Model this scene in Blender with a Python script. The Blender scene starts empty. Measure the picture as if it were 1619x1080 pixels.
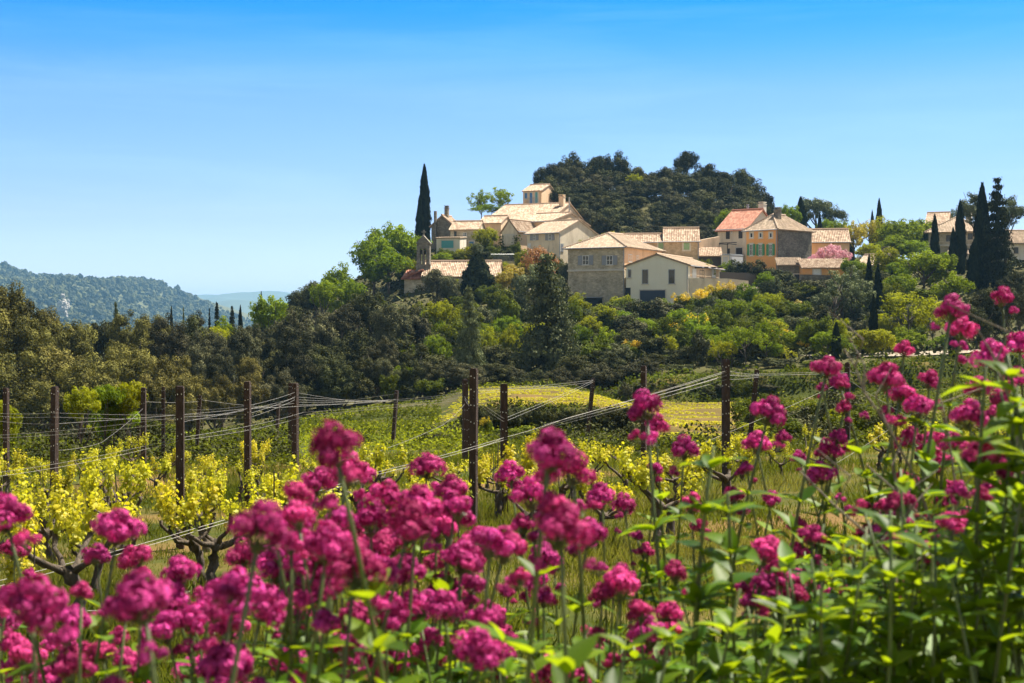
import bpy, math, random
import numpy as np
from mathutils import Vector, Matrix, Euler
R = math.radians
random.seed(11)
scene = bpy.context.scene
col = scene.collection

# ------------------------------------------------------------------ camera
FPX, CX, HY, CZ = 2248.6, 809.5, 510.0, 2.0        # focal length and horizon in photo pixels, eye height
cam_d = bpy.data.cameras.new('camera'); cam = bpy.data.objects.new('camera', cam_d); col.objects.link(cam)
cam.location = (0, 0, CZ); cam.rotation_euler = (R(90), 0, 0)
cam_d.lens = 50; cam_d.sensor_width = 36; cam_d.shift_y = -30 / 1619
cam_d.clip_start = .05; cam_d.clip_end = 40000
cam_d.dof.use_dof = True; cam_d.dof.focus_distance = 45; cam_d.dof.aperture_fstop = 9
scene.camera = cam

# ------------------------------------------------------------------ sky, sun, exposure
SUN_AZ, SUN_EL = R(54), R(60)                       # azimuth measured from +Y towards +X
w = bpy.data.worlds.new('World'); scene.world = w; w.use_nodes = True
nt = w.node_tree; nt.nodes.clear()
sky = nt.nodes.new('ShaderNodeTexSky'); sky.sky_type = 'NISHITA'; sky.sun_disc = False
sky.sun_elevation = SUN_EL; sky.sun_rotation = SUN_AZ
sky.air_density = 1.0; sky.dust_density = .25; sky.ozone_density = 3.0; sky.altitude = 300
tc = nt.nodes.new('ShaderNodeTexCoord')
sep = nt.nodes.new('ShaderNodeSeparateXYZ'); nt.links.new(tc.outputs['Generated'], sep.inputs[0])
grad = nt.nodes.new('ShaderNodeValToRGB'); nt.links.new(sep.outputs['Z'], grad.inputs[0])
cr = grad.color_ramp; cr.interpolation = 'LINEAR'
cr.elements[0].position = 0.0; cr.elements[0].color = (.53, .54, .70, 1)
cr.elements[1].position = 1.0; cr.elements[1].color = (.58, .44, .34, 1)
for p_, c_ in ((.03, (.52, .53, .70)), (.075, (.42, .445, .60)), (.115, (.36, .44, .58)), (.157, (.30, .43, .58)), (.19, (.13, .385, .60)), (.217, (.03, .345, .64)), (.27, (.10, .30, .54)), (.36, (.34, .33, .31)), (.5, (.48, .40, .31))):
    e = cr.elements.new(p_); e.color = (*c_, 1)
mul = nt.nodes.new('ShaderNodeMix'); mul.data_type = 'RGBA'; mul.blend_type = 'MULTIPLY'; mul.inputs[0].default_value = 1
nt.links.new(sky.outputs[0], mul.inputs[6]); nt.links.new(grad.outputs[0], mul.inputs[7])
# added warm fill in the unseen sky behind the camera, brightens shaded house fronts
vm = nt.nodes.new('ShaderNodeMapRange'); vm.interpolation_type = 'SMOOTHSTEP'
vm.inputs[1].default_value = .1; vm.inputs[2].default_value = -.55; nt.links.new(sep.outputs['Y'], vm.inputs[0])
back_fill = nt.nodes.new('ShaderNodeMix'); back_fill.data_type = 'RGBA'; back_fill.blend_type = 'MULTIPLY'; back_fill.inputs[0].default_value = 1
nt.links.new(sky.outputs[0], back_fill.inputs[6]); back_fill.inputs[7].default_value = (.66, .485, .35, 1)
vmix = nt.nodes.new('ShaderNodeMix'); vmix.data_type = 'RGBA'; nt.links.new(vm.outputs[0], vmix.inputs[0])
nt.links.new(mul.outputs[2], vmix.inputs[6]); nt.links.new(back_fill.outputs[2], vmix.inputs[7])
# faint streaks of high cirrus, laid out by direction in the sky
mp = nt.nodes.new('ShaderNodeMapping'); mp.inputs['Scale'].default_value = (1.3, 1.3, 14)
nt.links.new(tc.outputs['Generated'], mp.inputs[0])
ns = nt.nodes.new('ShaderNodeTexNoise'); ns.inputs['Scale'].default_value = 2.4; ns.inputs['Detail'].default_value = 8; ns.inputs['Roughness'].default_value = .62; ns.inputs['Distortion'].default_value = .5
nt.links.new(mp.outputs[0], ns.inputs[0])
mr = nt.nodes.new('ShaderNodeMapRange'); mr.inputs[1].default_value = .46; mr.inputs[2].default_value = .75
mr.inputs[3].default_value = 0; mr.inputs[4].default_value = .035
nt.links.new(ns.outputs[0], mr.inputs[0])
mx = nt.nodes.new('ShaderNodeMix'); mx.data_type = 'RGBA'; nt.links.new(mr.outputs[0], mx.inputs[0])
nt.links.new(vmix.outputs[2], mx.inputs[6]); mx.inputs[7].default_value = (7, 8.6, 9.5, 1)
bg = nt.nodes.new('ShaderNodeBackground'); bg.inputs[1].default_value = .122
nt.links.new(mx.outputs[2], bg.inputs[0])
wo = nt.nodes.new('ShaderNodeOutputWorld'); nt.links.new(bg.outputs[0], wo.inputs[0])

sun_d = bpy.data.lights.new('sun', 'SUN'); sun_d.energy = 5.0; sun_d.angle = R(.5); sun_d.color = (1, .93, .80)
sun = bpy.data.objects.new('sun', sun_d); col.objects.link(sun); sun.location = (60, 20, 120)
sd = Vector((math.sin(SUN_AZ) * math.cos(SUN_EL), math.cos(SUN_AZ) * math.cos(SUN_EL), math.sin(SUN_EL)))
sun.rotation_euler = sd.to_track_quat('Z', 'Y').to_euler()
vs = scene.view_settings
scene.display_settings.display_device = 'sRGB'
vs.view_transform = 'Standard'; vs.look = 'None'; vs.exposure = 1.3; vs.gamma = 1
scene.cycles.use_denoising = True
scene.cycles.max_bounces = 5; scene.cycles.diffuse_bounces = 2; scene.cycles.glossy_bounces = 2
scene.cycles.transmission_bounces = 4; scene.cycles.volume_bounces = 0
scene.cycles.use_adaptive_sampling = True; scene.cycles.adaptive_threshold = .02

# ------------------------------------------------------------------ helpers
def P(px, py, d):
    return Vector(((px - CX) / FPX * d, d, CZ - (py - HY) / FPX * d))
def proj(v):
    return CX + v[0] / v[1] * FPX, HY + (CZ - v[2]) / v[1] * FPX

def mesh_from(name, verts, batches, rnd=None, mats=(), mat_idx=None, smooth=False):
    """verts (N,3); batches: list of (M,k) index arrays"""
    me = bpy.data.meshes.new(name)
    verts = np.asarray(verts, dtype=np.float32)
    me.vertices.add(len(verts)); me.vertices.foreach_set('co', verts.ravel())
    batches = [np.asarray(b, dtype=np.int32) for b in batches if len(b)]
    tot = np.concatenate([np.full(len(b), b.shape[1], dtype=np.int32) for b in batches])
    idx = np.concatenate([b.ravel() for b in batches])
    st = np.concatenate([[0], np.cumsum(tot)[:-1]]).astype(np.int32)
    me.loops.add(len(idx)); me.loops.foreach_set('vertex_index', idx)
    me.polygons.add(len(tot)); me.polygons.foreach_set('loop_start', st); me.polygons.foreach_set('loop_total', tot)
    if mat_idx is not None: me.polygons.foreach_set('material_index', np.asarray(mat_idx, dtype=np.int32))
    me.polygons.foreach_set('use_smooth', np.full(len(tot), smooth, dtype=bool))
    me.update(calc_edges=True)
    if rnd is not None:
        a = me.attributes.new('rnd', 'FLOAT', 'POINT'); a.data.foreach_set('value', np.asarray(rnd, dtype=np.float32))
    for m in mats: me.materials.append(m)
    return me

class MB:
    """collects shapes for ONE mesh"""
    def __init__(s): s.v = []; s.f = []; s.m = []; s.r = []; s.n = 0
    def add(s, verts, faces, mi=0, rnd=None):
        verts = np.asarray(verts, dtype=float)
        s.v.append(verts)
        for f in faces: s.f.append([i + s.n for i in f]); s.m.append(mi)
        s.r.append(np.full(len(verts), .5) if rnd is None else np.broadcast_to(np.asarray(rnd, float), (len(verts),)))
        s.n += len(verts); return s
    def box(s, c, h, mi=0, rz=0, rnd=None):
        vs_ = [(x * h[0], y * h[1], z * h[2]) for x in (-1, 1) for y in (-1, 1) for z in (-1, 1)]
        if rz:
            ca, sa = math.cos(rz), math.sin(rz); vs_ = [(x * ca - y * sa, x * sa + y * ca, z) for x, y, z in vs_]
        vs_ = [(x + c[0], y + c[1], z + c[2]) for x, y, z in vs_]
        return s.add(vs_, [(0, 1, 3, 2), (4, 6, 7, 5), (0, 4, 5, 1), (2, 3, 7, 6), (0, 2, 6, 4), (1, 5, 7, 3)], mi, rnd)
    def bb(s, lo, hi, mi=0):
        return s.box([(a + b) / 2 for a, b in zip(lo, hi)], [(b - a) / 2 for a, b in zip(lo, hi)], mi)
    def prism(s, poly, y0, y1, mi=0):
        """poly in x-z, extruded along y"""
        n = len(poly); v = [(x, y0, z) for x, z in poly] + [(x, y1, z) for x, z in poly]
        f = [tuple(range(n)), tuple(range(2 * n - 1, n - 1, -1))] + [(i, i + n, (i + 1) % n + n, (i + 1) % n) for i in range(n)]
        return s.add(v, f, mi)
    def tube(s, pts, rad, n=6, mi=0, cap=True, rnd=None, lump=0):
        pts = [Vector(p) for p in pts]; rings = []; rr = rad if hasattr(rad, '__len__') else [rad] * len(pts)
        up = Vector((.13, .31, .94))
        for i, p in enumerate(pts):
            t = (pts[min(i + 1, len(pts) - 1)] - pts[max(i - 1, 0)]).normalized()
            a = t.cross(up);
            if a.length < .05: a = t.cross(Vector((1, 0, 0)))
            a.normalize(); b = t.cross(a)
            for k in range(n):
                q = 2 * math.pi * k / n; r_ = rr[i] * (1 + (random.uniform(-lump, lump) if lump else 0))
                rings.append(p + a * math.cos(q) * r_ + b * math.sin(q) * r_)
        f = []
        for i in range(len(pts) - 1):
            for k in range(n):
                f.append((i * n + k, i * n + (k + 1) % n, (i + 1) * n + (k + 1) % n, (i + 1) * n + k))
        if cap: f += [tuple(range(n))[::-1], tuple(range((len(pts) - 1) * n, len(pts) * n))]
        return s.add([tuple(v) for v in rings], f, mi, rnd)
    def mesh(s, name, mats=(), smooth=False):
        by = {}
        for f, m in zip(s.f, s.m): by.setdefault(len(f), []).append((f, m))
        bat = []; mi = []
        for k, l in by.items(): bat.append(np.array([f for f, m in l])); mi += [m for f, m in l]
        return mesh_from(name, np.concatenate(s.v), bat, np.concatenate(s.r), mats, mi, smooth)

def ob(name, me, parent=None, loc=(0, 0, 0), rot=(0, 0, 0), scale=(1, 1, 1)):
    o = bpy.data.objects.new(name, me); col.objects.link(o)
    o.location = loc; o.rotation_euler = rot; o.scale = scale
    if parent: o.parent = parent
    return o
def tag(o, label=None, cat=None, group=None, kind=None):
    if label: o['label'] = label
    if cat: o['category'] = cat
    if group: o['group'] = group
    if kind: o['kind'] = kind
    return o
AUTO = []                                            # plants and posts whose label names their place; written at the end
def auto(o, desc, cat, px, py, group): AUTO.append((o, desc, px, py)); return tag(o, None, cat, group)

# ------------------------------------------------------------------ materials
def nmat(name):
    m = bpy.data.materials.new(name); m.use_nodes = True; t = m.node_tree; t.nodes.clear()
    o = t.nodes.new('ShaderNodeOutputMaterial'); p = t.nodes.new('ShaderNodeBsdfPrincipled')
    t.links.new(p.outputs[0], o.inputs[0]); return m, t, p, o
def N(t, typ, **kw):
    n = t.nodes.new(typ)
    for k, v in kw.items():
        if k.startswith('i_'):
            k = k[2:]; k = int(k) if k.isdigit() else k.replace('_', ' ')
            n.inputs[k].default_value = v
        else: setattr(n, k, v)
    return n
def ramp(t, src, stops):
    r = t.nodes.new('ShaderNodeValToRGB'); e = r.color_ramp.elements
    while len(e) < len(stops): e.new(.5)
    for q, (p, c) in zip(e, stops): q.position = p; q.color = (*c, 1)
    t.links.new(src, r.inputs[0]); return r.outputs[0]
def mix(t, fac, a, b, mode='MIX'):
    m = t.nodes.new('ShaderNodeMix'); m.data_type = 'RGBA'; m.blend_type = mode
    for i, x in ((0, fac), (6, a), (7, b)):
        if hasattr(x, 'is_output'): t.links.new(x, m.inputs[i])
        else: m.inputs[i].default_value = x if i == 0 else (*x, 1)
    return m.outputs[2]
def noise(t, coord, scale, detail=4, rough=.55):
    n = N(t, 'ShaderNodeTexNoise'); n.inputs['Scale'].default_value = scale; n.inputs['Detail'].default_value = detail
    n.inputs['Roughness'].default_value = rough
    t.links.new(coord, n.inputs['Vector']); return n.outputs[0]
def bump(t, p, h, strength=.3, dist=.02):
    b = N(t, 'ShaderNodeBump'); b.inputs['Strength'].default_value = strength; b.inputs['Distance'].default_value = dist
    t.links.new(h, b.inputs['Height']); t.links.new(b.outputs[0], p.inputs['Normal'])
def objco(t): return N(t, 'ShaderNodeTexCoord').outputs['Object']

def leaf_mat(name, c0, c1, trans=(.3, .4, .05), tf=.35, rough=.5, spec=.3):
    """c0..c1: spread of leaf colour over the leaves of one plant"""
    m, t, p, o = nmat(name)
    a = N(t, 'ShaderNodeAttribute', attribute_name='rnd')
    c = ramp(t, a.outputs['Fac'], [(0, c0), (1, c1)])
    oi = N(t, 'ShaderNodeObjectInfo')
    h = N(t, 'ShaderNodeHueSaturation')
    m1 = N(t, 'ShaderNodeMapRange'); m1.inputs[3].default_value = .72; m1.inputs[4].default_value = 1.22; t.links.new(oi.outputs['Random'], m1.inputs[0])
    t.links.new(m1.outputs[0], h.inputs['Value']); t.links.new(c, h.inputs['Color'])
    m2 = N(t, 'ShaderNodeMapRange'); m2.inputs[3].default_value = .485; m2.inputs[4].default_value = .515
    wn = N(t, 'ShaderNodeTexWhiteNoise', noise_dimensions='1D'); t.links.new(oi.outputs['Random'], wn.inputs['W'])
    t.links.new(wn.outputs['Value'], m2.inputs[0]); t.links.new(m2.outputs[0], h.inputs['Hue'])
    t.links.new(h.outputs[0], p.inputs['Base Color'])
    p.inputs['Roughness'].default_value = rough; p.inputs['Specular IOR Level'].default_value = spec
    tr = N(t, 'ShaderNodeBsdfTranslucent')
    t.links.new(mix(t, .5, h.outputs[0], trans), tr.inputs[0])
    s = N(t, 'ShaderNodeMixShader'); s.inputs[0].default_value = tf
    t.links.new(p.outputs[0], s.inputs[1]); t.links.new(tr.outputs[0], s.inputs[2]); t.links.new(s.outputs[0], o.inputs[0])
    return m
def plain(name, c, rough=.7, metal=0, var=.15, scale=6):
    m, t, p, o = nmat(name); co = objco(t)
    n = noise(t, co, scale)
    t.links.new(mix(t, n, [x * (1 - var) for x in c], [min(1, x * (1 + var)) for x in c]), p.inputs['Base Color'])
    p.inputs['Roughness'].default_value = rough; p.inputs['Metallic'].default_value = metal
    return m
def stucco(name, c, stain=(.48, .43, .36), amt=.7):
    m, t, p, o = nmat(name); co = objco(t)
    mp = N(t, 'ShaderNodeMapping'); mp.inputs['Scale'].default_value = (1, 1, .35); t.links.new(co, mp.inputs[0])
    big = noise(t, mp.outputs[0], .9, 6, .65); fine = noise(t, co, 14, 3)
    f = N(t, 'ShaderNodeMapRange'); f.inputs[1].default_value = .45; f.inputs[2].default_value = .8; f.inputs[3].default_value = 0; f.inputs[4].default_value = amt
    t.links.new(big, f.inputs[0])
    base = mix(t, fine, [x * .9 for x in c], [min(.9, x * 1.06) for x in c])
    t.links.new(mix(t, f.outputs[0], base, [x * s for x, s in zip(c, stain)]), p.inputs['Base Color'])
    p.inputs['Roughness'].default_value = .9; bump(t, p, fine, .25, .01); return m
def stone(name, a, b, mortar, scale=3.2):
    m, t, p, o = nmat(name); co = objco(t)
    mp = N(t, 'ShaderNodeMapping'); mp.inputs['Scale'].default_value = (1, 1, 1.9); t.links.new(co, mp.inputs[0])
    v = N(t, 'ShaderNodeTexVoronoi'); v.inputs['Scale'].default_value = scale; t.links.new(mp.outputs[0], v.inputs['Vector'])
    e = N(t, 'ShaderNodeTexVoronoi', feature='DISTANCE_TO_EDGE'); e.inputs['Scale'].default_value = scale; t.links.new(mp.outputs[0], e.inputs['Vector'])
    sp = N(t, 'ShaderNodeSeparateColor'); t.links.new(v.outputs['Color'], sp.inputs[0])
    c = mix(t, sp.outputs[0], a, b)
    c = mix(t, ramp(t, e.outputs['Distance'], [(.02, (1, 1, 1)), (.09, (0, 0, 0))]), c, mortar)
    n = noise(t, co, .7, 5, .6)
    c = mix(t, .8, c, ramp(t, n, [(.3, (.48, .46, .43)), (.62, (1.0, 1.0, 1.0))]), 'MULTIPLY')
    t.links.new(c, p.inputs['Base Color']); p.inputs['Roughness'].default_value = .92
    bump(t, p, e.outputs['Distance'], .6, .05); return m
def tiles(name, a, b, c_):
    m, t, p, o = nmat(name); co = objco(t)
    at = N(t, 'ShaderNodeAttribute', attribute_name='rnd')
    c = ramp(t, at.outputs['Fac'], [(0, a), (.55, b), (1, c_)])
    n = noise(t, co, .8, 5, .65)
    c = mix(t, .55, c, ramp(t, n, [(.35, (.6, .57, .55)), (.62, (1, 1, 1))]), 'MULTIPLY')
    t.links.new(c, p.inputs['Base Color']); p.inputs['Roughness'].default_value = .85; return m
def bark(name, a, b, scale=9):
    m, t, p, o = nmat(name); co = objco(t)
    mp = N(t, 'ShaderNodeMapping'); mp.inputs['Scale'].default_value = (1, 1, .25); t.links.new(co, mp.inputs[0])
    n = noise(t, mp.outputs[0], scale, 8, .7)
    t.links.new(ramp(t, n, [(.3, a), (.7, b)]), p.inputs['Base Color']); p.inputs['Roughness'].default_value = .9
    bump(t, p, n, .9, .03); return m

M = dict(
    oak=leaf_mat('oak leaves', (.004, .006, .002), (.125, .130, .042), (.08, .09, .015), .05, .7, .05),
    brownoak=leaf_mat('brownish oak leaves', (.008, .008, .001), (.31, .275, .07), (.20, .18, .02), .10, .7, .05),
    greyoak=leaf_mat('grey green oak leaves', (.008, .010, .004), (.19, .185, .085), (.12, .12, .04), .06, .7, .05),
    olive=leaf_mat('olive grey leaves', (.035, .044, .018), (.20, .21, .10), (.20, .23, .06), .14, .7, .05),
    bright=leaf_mat('spring green leaves', (.026, .052, .003), (.25, .32, .015), (.36, .49, .012), .34, .7, .06),
    lime=leaf_mat('yellow green leaves', (.06, .08, .004), (.36, .37, .018), (.6, .62, .012), .36, .7, .06),
    yellow=leaf_mat('yellow leaves', (.24, .20, .02), (.45, .36, .03), (.6, .5, .04), .42),
    bush=leaf_mat('bush leaves', (.012, .022, .002), (.17, .20, .018), (.28, .33, .010), .22, .7, .05),
    dark=leaf_mat('dark conifer needles', (.006, .009, .004), (.055, .060, .018), (.04, .06, .01), .06, .7, .05),
    pine=leaf_mat('pine needles', (.018, .026, .010), (.25, .28, .13), (.14, .18, .03), .10, .7, .05),
    cypress=leaf_mat('cypress needles', (.008, .014, .006), (.028, .036, .012), (.02, .04, .01), .06, .7, .05),
    orange=leaf_mat('orange brown new leaves', (.20, .10, .03), (.46, .25, .08), (.5, .28, .08), .4),
    pink=leaf_mat('pink blossom', (.50, .22, .28), (.88, .50, .58), (.9, .45, .55), .35),
    broom=leaf_mat('yellow broom blossom', (.50, .33, .01), (.85, .60, .02), (.85, .65, .02), .4),
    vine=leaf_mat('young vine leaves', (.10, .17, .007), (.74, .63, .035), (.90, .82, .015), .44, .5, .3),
    farvine=leaf_mat('young terrace vine leaves', (.36, .35, .02), (.80, .70, .05), (.95, .88, .03), .45, .5, .3),
    grass=leaf_mat('grass blades', (.030, .062, .004), (.36, .29, .075), (.40, .42, .02), .38, .6, .15),
    petal=leaf_mat('magenta petals', (.15, .0, .036), (1.0, .11, .46), (1.0, .01, .31), .17, .6, .12),
    bud=leaf_mat('pale buds and flower tubes', (.45, .12, .20), (.62, .34, .32), (.7, .3, .3), .3),
    vleaf=leaf_mat('waxy valerian leaves', (.025, .080, .005), (.16, .26, .012), (.62, .75, .006), .50, .46, .22),
    vstem=leaf_mat('valerian stem', (.09, .14, .03), (.17, .17, .08), (.2, .3, .05), .1, .45, .4),
    bark=bark('bark', (.045, .035, .025), (.15, .12, .09)),
    vbark=bark('vine bark', (.026, .019, .014), (.17, .125, .085), 22),
    post=bark('weathered brown post', (.030, .017, .012), (.085, .048, .034), 30),
    pin=plain('galvanised staple', (.75, .73, .68), .35, .6),
    wire=plain('dull galvanised wire', (.30, .28, .25), .6, .2),
    cane=plain('thin stake', (.06, .045, .035)),
    dry=bark('dry twig', (.22, .18, .14), (.42, .36, .28), 40),
    cream=stucco('cream render', (.86, .72, .53)), beige=stucco('beige render', (.80, .60, .40)),
    white=stucco('white render', (.90, .83, .68), (.7, .66, .58), .3), pale=stucco('pale render', (.80, .74, .62)),
    ochre=stucco('ochre render', (.92, .45, .16), (.75, .7, .7), .5), peach=stucco('peach render', (.82, .56, .34)),
    stone=stone('rubble stone', (.46, .39, .26), (.76, .66, .48), (.58, .50, .36)),
    gstone=stone('grey rubble stone', (.16, .14, .11), (.34, .30, .23), (.22, .20, .16)),
    wstone=stone('warm rubble stone', (.52, .38, .22), (.72, .56, .36), (.62, .48, .31)),
    tile=tiles('terracotta roof tiles', (.34, .22, .14), (.54, .39, .27), (.68, .55, .40)),
    ptile=tiles('pale roof tiles', (.40, .305, .205), (.50, .37, .26), (.62, .49, .35)),
    rtile=tiles('red roof tiles', (.42, .16, .09), (.54, .23, .14), (.62, .32, .21)),
    glass=None, green=plain('green shutter paint', (.06, .27, .12), .5), pgreen=plain('pale green shutter paint', (.30, .46, .24), .6),
    blue=plain('blue shutter paint', (.06, .22, .50), .5), teal=plain('teal door paint', (.10, .38, .40), .5), greyp=plain('grey shutter paint', (.30, .31, .34), .6),
    navy=plain('dark blue door paint', (.018, .035, .075), .5), wht=plain('white paint', (.80, .79, .75), .5),
    darkw=plain('dark brown wood', (.05, .04, .035), .7), trim=plain('pale stone trim', (.66, .60, .50), .8),
    fence=plain('dark plank fence', (.10, .085, .07), .8), metal=plain('grey sheet metal', (.45, .48, .52), .45, .3), rail=plain('grey railing', (.35, .36, .36), .5, .4),
    inner_shade=plain('painted interior shade', (.02, .02, .022), .9), conc=plain('pale concrete', (.62, .57, .49), .9), pole=plain('grey pole', (.42, .40, .38), .6),  # first entry: darkness of shaded openings put into the colour
)
m, t, p, o = nmat('window glass'); p.inputs['Base Color'].default_value = (.025, .03, .035, 1); p.inputs['Roughness'].default_value = .12; M['glass'] = m

# ------------------------------------------------------------------ terrain
def plane_z(x, y): return CZ - 1.80 + .03 * x - .038 * y
_cp = []
def cp(px, py, d): v = P(px, py, d); _cp.append((v.x, v.y, v.z))
def cz(x, y, z): _cp.append((x, y, CZ + z))
for x_ in (-24, -16, -8, 0, 8, 16, 26):
    for y_ in (22, 30): _cp.append((x_, y_, plane_z(x_, y_)))
for x_, z_ in ((-24, -4.5), (-16, -4.05), (-8, -3.85), (0, -3.85), (8, -4.0), (16, -3.6), (26, -2.8)): cz(x_, 45, z_)
for x_, z_ in ((-30, -6.6), (-20, -5.6), (-10, -4.8), (0, -4.7), (10, -4.75), (25, -3.6)): cz(x_, 60, z_)
for x_, z_ in ((-34, -8), (-22, -7), (-10, -5.7), (0, -5.2), (10, -5.1), (17, -5.0), (30, -4.0)): cz(x_, 80, z_)
for x_, z_ in ((-48, -10), (-22, -8), (-6, -5.7), (5, -5.6), (15, -5.6), (24, -4.9), (32, -4.2), (48, -3)): cz(x_, 102, z_)
for x_, z_ in ((-60, -11), (-26, -7.5), (-8, -4.6), (8, -3.8), (20, -3.4), (35, -3.2), (55, -1)): cz(x_, 125, z_)
for x_, z_ in ((-70, -11), (-45, -8.5), (-20, -4), (0, -1.6), (20, -.6), (35, -.2), (60, 2)): cz(x_, 150, z_)
for x_, z_ in ((-80, -11), (-48, -8), (-25, -2), (-13, 1.6), (0, 2.2), (14, 1.3), (27, 3.4), (40, 5), (62, 6.5)): cz(x_, 180, z_)
for x_, z_ in ((-50, -7), (-22, 2), (-10, 7), (3, 6), (17, 4.6), (27, 5.2), (36, 6.3), (62, 8)): cz(x_, 197, z_)
for x_, z_ in ((-45, -4), (-25, 5), (-10, 11), (2, 9.5), (12, 9), (27, 8.2), (35, 9), (60, 8.2), (75, 9)): cz(x_, 215, z_)
for x_, z_ in ((-55, -5), (-30, 4), (-12, 14.5), (4, 19), (20, 17), (38, 15), (55, 11), (80, 9.5)): cz(x_, 243, z_)
for x_, z_ in ((-60, -6), (-28, 5), (-8, 15), (12, 23), (24, 23.5), (36, 22), (48, 17), (62, 12), (90, 9)): cz(x_, 266, z_)
for x_, z_ in ((-70, -10), (-20, 2), (15, 14), (40, 12), (80, 8), (130, 8)): cz(x_, 315, z_)
for x_, z_ in ((-110, -14), (-60, -14), (0, -6), (50, 0), (110, 2), (180, 0)): cz(x_, 380, z_)
for x_, z_ in ((-130, -14), (-70, -13), (100, 0), (130, 4)): cz(x_, 240, z_)
for x_, z_ in ((-90, -11), (75, -1), (110, 2)): cz(x_, 150, z_)
_cp = np.array(_cp)
def _phi(r2): return np.where(r2 > 0, .5 * r2 * np.log(np.maximum(r2, 1e-9)), 0)
_n = len(_cp); _S = 50.0; _q = _cp[:, :2] / _S
_K = _phi(((_q[:, None] - _q[None]) ** 2).sum(-1)) + np.eye(_n) * .004
_A = np.zeros((_n + 3, _n + 3)); _A[:_n, :_n] = _K; _A[:_n, _n] = 1; _A[:_n, _n + 1:] = _q; _A[_n, :_n] = 1; _A[_n + 1:, :_n] = _q.T
_W = np.linalg.solve(_A, np.concatenate([_cp[:, 2], np.zeros(3)]))
def sst(a, b, x):
    u = np.clip((x - a) / (b - a), 0, 1); return u * u * (3 - 2 * u)
def terr(x, y):
    x = np.atleast_1d(np.asarray(x, float)); y = np.atleast_1d(np.asarray(y, float)); z = np.zeros_like(x)
    for i in range(0, len(x), 20000):
        q = np.stack([x[i:i + 20000], y[i:i + 20000]], 1) / _S
        z[i:i + 20000] = _phi(((q[:, None] - _q[None]) ** 2).sum(-1)) @ _W[:_n] + _W[_n] + q @ _W[_n + 1:]
    # far plain
    far = sst(330, 470, y) ; far = np.maximum(far, sst(110, 190, np.abs(x) - .12 * y))
    z = z * (1 - far) + (CZ - 16) * far
    # terrace: low bank in front of the far vineyard, grassy bank behind it
    wob = .8 * np.sin(x * .7) + .6 * np.sin(x * .31 + 1)
    z = z + 1.1 * sst(-4, 0, x + .05 * (y - 60)) * sst(60, 60.9, y + wob * .5) * (1 - sst(98, 118, y)) * (1 - sst(3, 9, x))
    z = z + 1.6 * sst(6, 10, x) * sst(99.5, 101.5, y + wob) * (1 - sst(112, 132, y)) * (1 - sst(34, 60, x))
    # vineyard plane, then the raised bank where the flowers grow
    nr = 1 - sst(26, 36, y); z = z * (1 - nr) + plane_z(x, y) * nr
    bk = (1 - sst(4.2, 7.2, y)); rise = .30 * sst(.1, 1.6, x)
    z = z * (1 - bk) + (CZ - 1.08 - .02 * y + rise) * bk
    return z
def tz(x, y): return float(terr(x, y)[0])

ys = [-3.0]
while ys[-1] < 14000: ys.append(ys[-1] + (.42 if 52 < ys[-1] < 108 else max(.22, (ys[-1] + 3) * .0135)))
ys = np.array(ys); ts = np.linspace(-.62, .62, 250)
GX = ts[None] * (ys[:, None] + 9); GY = np.repeat(ys[:, None], len(ts), 1)
gx, gy = GX.ravel(), GY.ravel(); gz = terr(gx, gy)
rs = np.random.RandomState(3)
def vnoise(x, y, s, seed):
    """cheap smooth noise from a few sines"""
    r = np.random.RandomState(seed); o_ = 0
    for k in range(7):
        a = r.uniform(0, 6.28); f = s * r.uniform(.5, 1.9); o_ = o_ + np.sin((x * math.cos(a) + y * math.sin(a)) * f + r.uniform(0, 6.28))
    return o_ / 7 ** .5
gz += np.where(gy < 60, .035, .1) * vnoise(gx, gy, 1.1, 5) * (gy < 330)
nr_, nc_ = len(ys), len(ts)
ii = (np.arange(nr_ - 1)[:, None] * nc_ + np.arange(nc_ - 1)[None]).ravel()
gf = np.stack([ii, ii + 1, ii + nc_ + 1, ii + nc_], 1)
def soilness(x, y):
    """1 on bare tan soil (the far vineyard terrace, patches between the vines)"""
    t_ = np.maximum(sst(61, 63, y) * sst(-3, 1, x + .05 * (y - 60)), sst(52, 55, y) * sst(3, 6, x)) * (1 - sst(97, 101, y)) * (1 - sst(16, 20, x))
    v_ = .8 * sst(.25, 1.1, vnoise(x, y, .9, 8)) * (y < 45)
    return np.maximum(t_ * .45, v_)
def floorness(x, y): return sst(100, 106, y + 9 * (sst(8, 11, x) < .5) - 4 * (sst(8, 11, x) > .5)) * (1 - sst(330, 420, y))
gm = mesh_from('ground', np.stack([gx, gy, gz], 1), [gf], soilness(gx, gy), smooth=True)
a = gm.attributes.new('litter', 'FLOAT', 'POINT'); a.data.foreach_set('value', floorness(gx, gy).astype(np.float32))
m, t, p, o = nmat('ground cover'); co = N(t, 'ShaderNodeNewGeometry').outputs['Position']
n1 = noise(t, co, .55, 5, .6); n2 = noise(t, co, 5, 6, .65); n3 = noise(t, co, 40, 3)
gr = mix(t, n2, (.022, .036, .004), (.085, .095, .016))
gr = mix(t, ramp(t, n1, [(.48, (0, 0, 0)), (.70, (1, 1, 1))]), gr, (.18, .13, .04))
so = mix(t, n2, (.14, .075, .028), (.29, .17, .065))
at = N(t, 'ShaderNodeAttribute', attribute_name='rnd'); li = N(t, 'ShaderNodeAttribute', attribute_name='litter')
c = mix(t, at.outputs['Fac'], gr, so)
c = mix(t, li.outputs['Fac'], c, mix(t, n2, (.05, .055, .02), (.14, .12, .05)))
c = mix(t, .35, c, ramp(t, n3, [(.3, (.55, .55, .55)), (.7, (1.1, 1.1, 1.1))]), 'MULTIPLY')
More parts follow.
